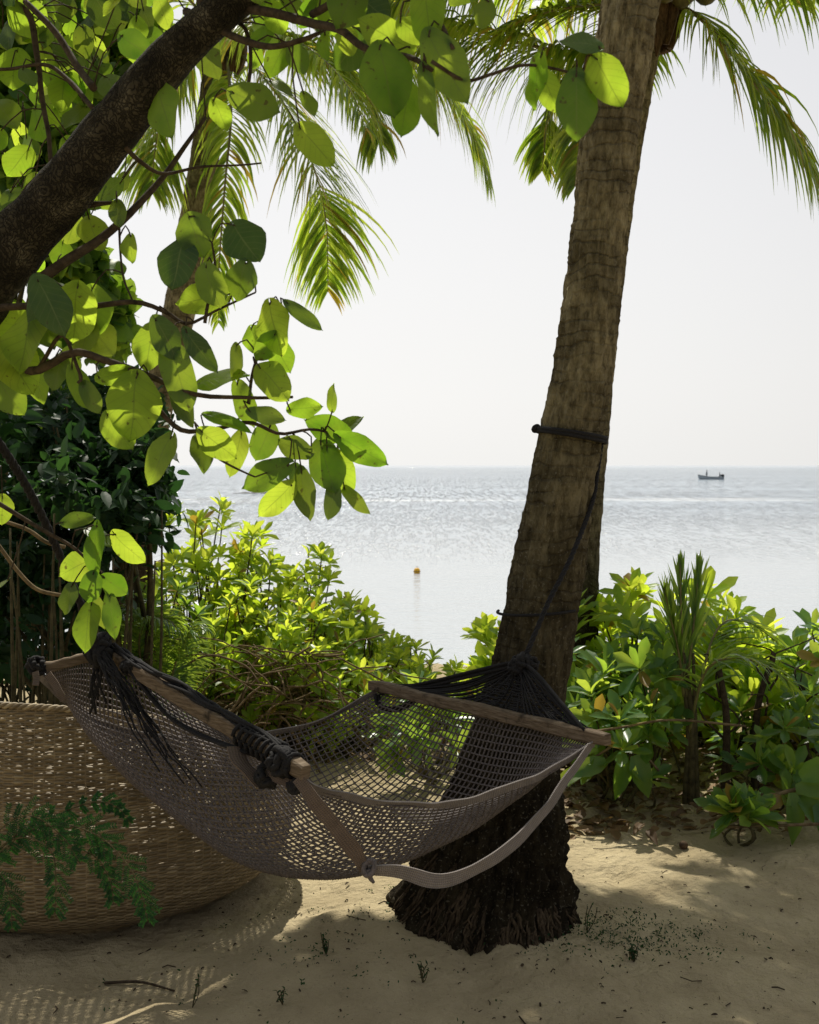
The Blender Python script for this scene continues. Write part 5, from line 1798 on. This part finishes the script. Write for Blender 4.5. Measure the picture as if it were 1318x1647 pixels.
def knot(mb_, c, r, n=9, rr=0.008):
    for k in range(n):
        ax = unit(RNG.normal(size=3))
        s1 = unit(np.cross(ax, np.array([0.3, 0.5, 0.9])))
        s2 = np.cross(ax, s1)
        pts = [c + rdir(r * 0.25) + (s1 * math.cos(a) + s2 * math.sin(a)) * r * random.uniform(0.75, 1) for a in np.linspace(0, random.uniform(3.5, 6), 9)]
        mb_.tube(cr(pts, 20), rr, 6)


knot(b, KB, 0.034, 14, 0.008)
knot(b, KB + np.array([0.03, 0, 0.006]), 0.022, 7, 0.006)
b.build('rope_knot', M['rope'], hm_root)
KA = P(163, 1048, 3.57)
b = MB()
knot(b, KA, 0.040, 18, 0.010)
knot(b, KA + np.array([0.0, 0, 0.03]), 0.026, 10, 0.009)
b.build('rope_knot', M['rope'], hm_root)
for (q_, r_, n_, rr_) in ((P(60, 1070, 3.56), 0.026, 9, 0.007), (P(455, 1226, 2.95), 0.034, 12, 0.009), (P(478, 1262, 2.92), 0.02, 6, 0.008),
                          (P(430, 1248, 2.98), 0.028, 9, 0.007), (P(212, 1072, 3.5), 0.026, 9, 0.008)):
    b = MB()
    knot(b, q_, r_, n_, rr_)
    b.build('rope_knot', M['rope'], hm_root)
# bundle of black cords falling from the left knot into the net
b = MB()
path = PP([(163, 1048, 3.55), (190, 1092, 3.48), (222, 1145, 3.42), (252, 1195, 3.36), (285, 1245, 3.30), (325, 1292, 3.26), (350, 1330, 3.26)])
pc = cr(path, 40)
for k in range(16):
    sp_ = random.uniform(-1, 1)
    e = int(39 * random.uniform(0.3, 0.72))
    q = np.linspace(0, 1, 12)
    ii = (q * e).astype(int)
    wid = np.interp(ii / 39.0, [0, 0.15, 0.5, 1], [0.02, 0.035, 0.06, 0.10])
    off = np.array([0.85, -0.15, -0.25])
    pts = pc[ii] + off[None, :] * (wid * sp_)[:, None] + np.array([rdir(0.006) for _ in q]) + np.array([0, -0.014, 0.0])
    b.tube(cr(pts, 26), np.linspace(random.uniform(0.003, 0.005), 0.0022, 26), 5)
for k in range(7):
    b.tube(cr([KA + rdir(0.02), P(158 + random.uniform(-14, 10), 1095, 3.54), P(160 + random.uniform(-18, 16), random.uniform(1120, 1150), 3.54)], 10), 0.004, 5)
b.build('cord_bundle', M['rope'], hm_root)['kind'] = 'stuff'
# cords wound along the left bar
b = MB()
for k in range(9):
    q = np.linspace(0.03, 0.9, 26)
    o_ = rdir(0.010)
    pts = np.array([P(176, 1052, 3.6) * (1 - s) + P(492, 1243, 2.9) * s + np.array([0, 0, 0.026]) + o_ + 0.006 * np.array([math.sin(s * 30 + k), math.cos(s * 21 + k * 2), math.sin(s * 17 + k)]) for s in q])
    b.tube(cr(pts, 60), 0.005, 5)
for k in range(10):
    s = 0.72 + 0.025 * k
    c = P(176, 1052, 3.6) * (1 - s) + P(492, 1243, 2.9) * s
    tdir = unit(P(492, 1243, 2.9) - P(176, 1052, 3.6))
    s1 = unit(np.cross(tdir, np.array([0, 0, 1.0]))); s2 = np.cross(s1, tdir)
    b.tube([c + tdir * 0.01 * a / 6 + (s1 * math.cos(a) + s2 * math.sin(a)) * 0.030 for a in np.linspace(0, 6.3, 14)], 0.006, 5)
for k in range(4):     # a second dark cord sagging under the bar
    b.tube(cr(PP([(215, 1085, 3.48), (260, 1140, 3.38), (300, 1172, 3.28), (350, 1195, 3.15), (400, 1212, 3.04)]) + rdir(0.008), 20), 0.005, 5)
b.build('bar_wrap', M['rope'], hm_root)
strap('hanging_tab', PP([(383, 1200, 3.06), (388, 1225, 3.03), (405, 1245, 3.01), (418, 1262, 3.0)]), np.interp(np.linspace(0, 1, 20), [0, 1], [0.05, 0.026]), np.array([0.9, 0.2, -0.3]), 'strap_brown', n=20)
strap('hanging_tab', PP([(425, 1225, 2.99), (440, 1245, 2.96), (465, 1258, 2.93)]), np.interp(np.linspace(0, 1, 20), [0, 1], [0.03, 0.03]), np.array([0.3, 0.2, 0.9]), 'strap_brown', n=20)
strap('hanging_tab', PP([(76, 1084, 3.52), (88, 1100, 3.51), (96, 1115, 3.5), (104, 1128, 3.5)]), 0.024, np.array([0.9, 0.2, 0.5]), 'strap_brown', n=20)
strap('hanging_tab', PP([(56, 1080, 3.52), (58, 1092, 3.51), (57, 1102, 3.5)]), 0.02, np.array([0.9, 0.2, 0.2]), 'strap_brown', n=12)


# ropes
def twisted(mb_, pts, r, turns=90, n=160):
    c = cr(pts, n)
    t_ = np.gradient(c, axis=0); t_ /= np.linalg.norm(t_, axis=1)[:, None]
    s1 = np.cross(t_, np.array([0.2, 1.0, 0.1])); s1 /= np.linalg.norm(s1, axis=1)[:, None]
    s2 = np.cross(t_, s1)
    for ph in (0, 2.09, 4.19):
        a = np.linspace(0, turns, n) + ph
        mb_.tube(c + (s1 * np.cos(a)[:, None] + s2 * np.sin(a)[:, None]) * r * 0.5, r * 0.62, 6)


ra = thing('rope', KA, 'black rope rising from the left hammock knot to the leaning tree', 'rope')
b = MB()
twisted(b, np.vstack([[KA], PP([(150, 1020, 3.52), (108, 920, 3.35), (55, 805, 3.1), (0, 715, 2.9), (-70, 625, 2.68), (-110, 600, 2.62)])]), 0.011, 120)
b.build('rope_strand', M['rope'], ra)
rb_ = thing('rope', KB, 'black rope from the right hammock knot up to a loop round the thick palm trunk', 'rope')
b = MB()
twisted(b, np.vstack([[KB], PP([(850, 1045, 3.68), (882, 970, 3.76), (915, 905, 3.86), (940, 845, 3.96), (955, 800, 4.03), (961, 760, 4.08), (968, 712, 4.10)])]), 0.008, 110)
b.build('rope_strand', M['rope'], rb_)


def loop(pyl, pyr, r_rope, extra=0.006, turns=1.0, arc=(0, 6.2832), slack=0.0):
    """rope ring round the main trunk, through left and right edge pixel rows"""
    zl, zr = P(870, pyl, D0)[2], P(970, pyr, D0)[2]
    pts = []
    pa = np.array(prof)
    for a in np.linspace(arc[0], arc[1], 60):
        q = (1 + math.cos(a)) / 2
        z = zl * (1 - q) + zr * q - slack * max(0, -math.sin(a))
        x, r = np.interp(z, pa[:, 0], pa[:, 1]), np.interp(z, pa[:, 0], pa[:, 3])
        pts.append((x + (r + extra) * math.cos(a), D0 + (r + extra) * math.sin(a), z))
    return pts


m = MB(); m.tube(loop(689, 706, 0.008, 0.010), 0.008, 8); m.tube(loop(693, 712, 0.008, 0.011), 0.007, 8)
knot(m, np.array(loop(689, 706, 0.008, 0.016)[30]), 0.012, 5, 0.005)
m.build('loop', M['rope'], rb_)
m = MB(); m.tube(loop(985, 975, 0.006, 0.012, arc=(math.pi * 0.9, math.pi * 1.75)), 0.005, 8)
tag(m.build('rope', M['rope']), 'short dark cord stretched across the lower trunk of the thick palm', 'rope')

# ------------------------------------------------------------------ boat, people, buoy, reef on the sea
bd = (CAM_H - SEA_Z) * F_PX / (770.5 - 748.0)
bx0 = (1143 - CX) * bd / F_PX
bt = thing('motor_boat', (bx0, bd, SEA_Z), 'small open grey motor boat far out near the horizon', 'boat')
BL = 40 * bd / F_PX
b = MB()
secs = 15
V = []
for i in range(secs):
    q = i / (secs - 1)              # 0 bow (left) .. 1 stern
    x = bx0 - BL / 2 + BL * q
    wdt = 0.75 * math.sin(math.pi * min(1, 0.04 + q * 0.62)) ** 0.7
    sheer = 0.45 + 0.45 * (1 - q) ** 3
    keel = -0.2 + 0.55 * max(0, (0.12 - q) / 0.12)
    for (a, zz) in ((-1, 1), (-0.95, 0.5), (-0.6, 0.0), (0, -0.15), (0.6, 0.0), (0.95, 0.5), (1, 1), (0.9, 1), (0.8, 0.5), (0, 0.15), (-0.8, 0.5), (-0.9, 1)):
        V.append((x, bd + a * wdt, SEA_Z + keel + (sheer - keel) * zz))
b.grid(np.array(V), 12, secs, closed_u=True)
b.f.append(np.arange(12)[::-1]); b.f.append(np.arange(12) + 12 * (secs - 1))
b.build('hull', M['hull'], bt)
b = MB()
for sg in (-1, 1):
    b.tube([(V[i * 12 + (0 if sg < 0 else 6)][0], V[i * 12 + (0 if sg < 0 else 6)][1], V[i * 12][2] + 0.02) for i in range(secs)], 0.06, 6)
b.build('gunwale', M['hull_trim'], bt)
b = MB()
xm = bx0 + BL / 2
b.ribbon(cr([(xm + 0.05, bd, SEA_Z - 0.3), (xm + 0.1, bd, SEA_Z + 0.5), (xm + 0.08, bd, SEA_Z + 0.7)], 6), 0.2, (0, 1, 0), 0.12)
V2 = []
for j in range(7):
    th = math.pi * j / 6
    for i in range(10):
        a = 2 * math.pi * i / 10
        V2.append((xm - 0.1 + 0.38 * math.sin(th) * math.cos(a), bd + 0.24 * math.sin(th) * math.sin(a), SEA_Z + 0.78 + 0.28 * math.cos(th)))
b.grid(np.array(V2), 10, 7, closed_u=True)
b.build('outboard_motor', M['motor'], bt)


def person(name, label, pos, face, pose):
    """small continuous figure grown with a skin over a joint skeleton"""
    root = thing(name, pos, label, 'person')
    s = 1.0
    if pose == 'stand':
        J = {'pel': (0, 0, .95), 'ch': (0, 0, 1.3), 'nk': (0, 0, 1.5), 'hd': (0, -.02, 1.68), 'hd2': (0, -.02, 1.76), 'sl': (-.19, 0, 1.42), 'sr': (.19, 0, 1.42), 'el': (-.27, -.05, 1.14), 'er': (.27, -.1, 1.16),
             'wl': (-.2, -.22, .95), 'wr': (.18, -.3, 1.08), 'hl': (-.1, 0, .9), 'hr': (.1, 0, .9), 'kl': (-.12, -.03, .48), 'kr': (.13, -.03, .48), 'al': (-.12, 0, .07), 'ar': (.13, 0, .07), 'tl': (-.12, -.16, .04), 'tr': (.13, -.16, .04)}
    else:
        J = {'pel': (0, 0, .5), 'ch': (0, -.04, .86), 'nk': (0, -.06, 1.05), 'hd': (0, -.09, 1.23), 'hd2': (0, -.09, 1.31), 'sl': (-.19, -.04, .97), 'sr': (.19, -.04, .97), 'el': (-.28, .0, .7), 'er': (.27, -.08, .7),
             'wl': (-.25, .2, .62), 'wr': (.2, -.28, .6), 'hl': (-.1, -.02, .48), 'hr': (.1, -.02, .48), 'kl': (-.14, -.42, .5), 'kr': (.14, -.42, .5), 'al': (-.13, -.4, .07), 'ar': (.13, -.4, .07), 'tl': (-.13, -.55, .04), 'tr': (.13, -.55, .04)}
    Rr = {'pel': .14, 'ch': .155, 'nk': .055, 'hd': .095, 'hd2': .085, 'sl': .07, 'sr': .07, 'el': .045, 'er': .045, 'wl': .035, 'wr': .035, 'hl': .09, 'hr': .09, 'kl': .06, 'kr': .06, 'al': .045, 'ar': .045, 'tl': .04, 'tr': .04}
    E = [('pel', 'ch'), ('ch', 'nk'), ('nk', 'hd'), ('hd', 'hd2'), ('ch', 'sl'), ('ch', 'sr'), ('sl', 'el'), ('sr', 'er'), ('el', 'wl'), ('er', 'wr'), ('pel', 'hl'), ('pel', 'hr'), ('hl', 'kl'), ('hr', 'kr'), ('kl', 'al'), ('kr', 'ar'), ('al', 'tl'), ('ar', 'tr')]
    ks = list(J)
    ca, sa = math.cos(face), math.sin(face)
    rot = lambda p: (p[0] * ca - p[1] * sa, p[0] * sa + p[1] * ca, p[2])
    me = bpy.data.meshes.new('person_body')
    me.from_pydata([rot(J[k]) for k in ks], [(ks.index(a), ks.index(c_)) for a, c_ in E], [])
    o = bpy.data.objects.new('body', me)
    C.objects.link(o)
    o.parent = root
    me.materials.append(M['shirt'])
    sk = o.modifiers.new('skin', 'SKIN')
    for k, sv in zip(ks, me.skin_vertices[0].data):
        sv.radius = (Rr[k], Rr[k])
        sv.use_root = (k == 'pel')
    o.modifiers.new('sub', 'SUBSURF').levels = 1
    hb_ = MB()
    hp = np.array(rot(J['hd2'])) + np.array(pos)
    Vh = []
    for j in range(6):
        th = math.pi * 0.6 * j / 5
        for i in range(10):
            a = 2 * math.pi * i / 10
            Vh.append(hp + 0.105 * np.array([math.sin(th) * math.cos(a), math.sin(th) * math.sin(a), math.cos(th)]))
    hb_.grid(np.array(Vh), 10, 6, closed_u=True)
    hb_.build('hair', M['hair'], root)
    return root


person('person', 'person in dark clothes standing toward the bow of the far boat', (bx0 - 0.75, bd, SEA_Z - 0.02), R(-90), 'stand')
person('person', 'person in dark clothes sitting at the stern beside the outboard motor', (bx0 + 1.9, bd, SEA_Z + 0.02), R(-90), 'sit')

yd = (CAM_H - SEA_Z) * F_PX / (922 - 748.0)
bq = np.array([(671 - CX) * yd / F_PX, yd, SEA_Z])
by_ = thing('buoy', bq, 'small yellow mooring buoy floating on the calm water', 'buoy')
b = MB()
V = []
rb2 = 0.085
for j in range(13):
    th = math.pi * j / 12
    for i in range(20):
        a = 2 * math.pi * i / 20
        V.append(bq + np.array([rb2 * math.sin(th) ** 0.8 * math.cos(a), rb2 * math.sin(th) ** 0.8 * math.sin(a), 0.05 + 0.095 * math.cos(th)]))
b.grid(np.array(V), 20, 13, closed_u=True)
b.build('float', M['buoy'], by_)
b = MB()
b.tube([bq + np.array([0.088 * math.cos(a), 0.088 * math.sin(a), 0.05]) for a in np.linspace(0, 6.2832, 24)], 0.010, 6)
b.tube([bq + np.array([0.02 * math.cos(a), 0, 0.16 + 0.02 * math.sin(a)]) for a in np.linspace(0, 6.2832, 14)], 0.006, 6)
b.build('band', M['buoy_band'], by_)

rd = (CAM_H - SEA_Z) * F_PX / (793 - 748.0)
rx0 = (405 - CX) * rd / F_PX
b = MB()
V = []
nu, nv = 60, 9
for j in range(nv):
    for i in range(nu):
        x = -2.6 + 6.6 * i / (nu - 1)
        y = -0.8 + 1.6 * j / (nv - 1)
        e = (1 - ((x - 0.7) / 3.3) ** 2) * (1 - (y / 0.8) ** 2)
        V.append((rx0 + x, rd + y, SEA_Z - 0.05 + e * (0.18 + 0.16 * noise.noise(Vector((x * 2, y * 2, 0))))))
b.grid(np.array(V), nu, nv)
tag(b.build('reef', M['sea_rock']), 'low dark strip of reef rock breaking the water beyond the left leaves', 'reef')
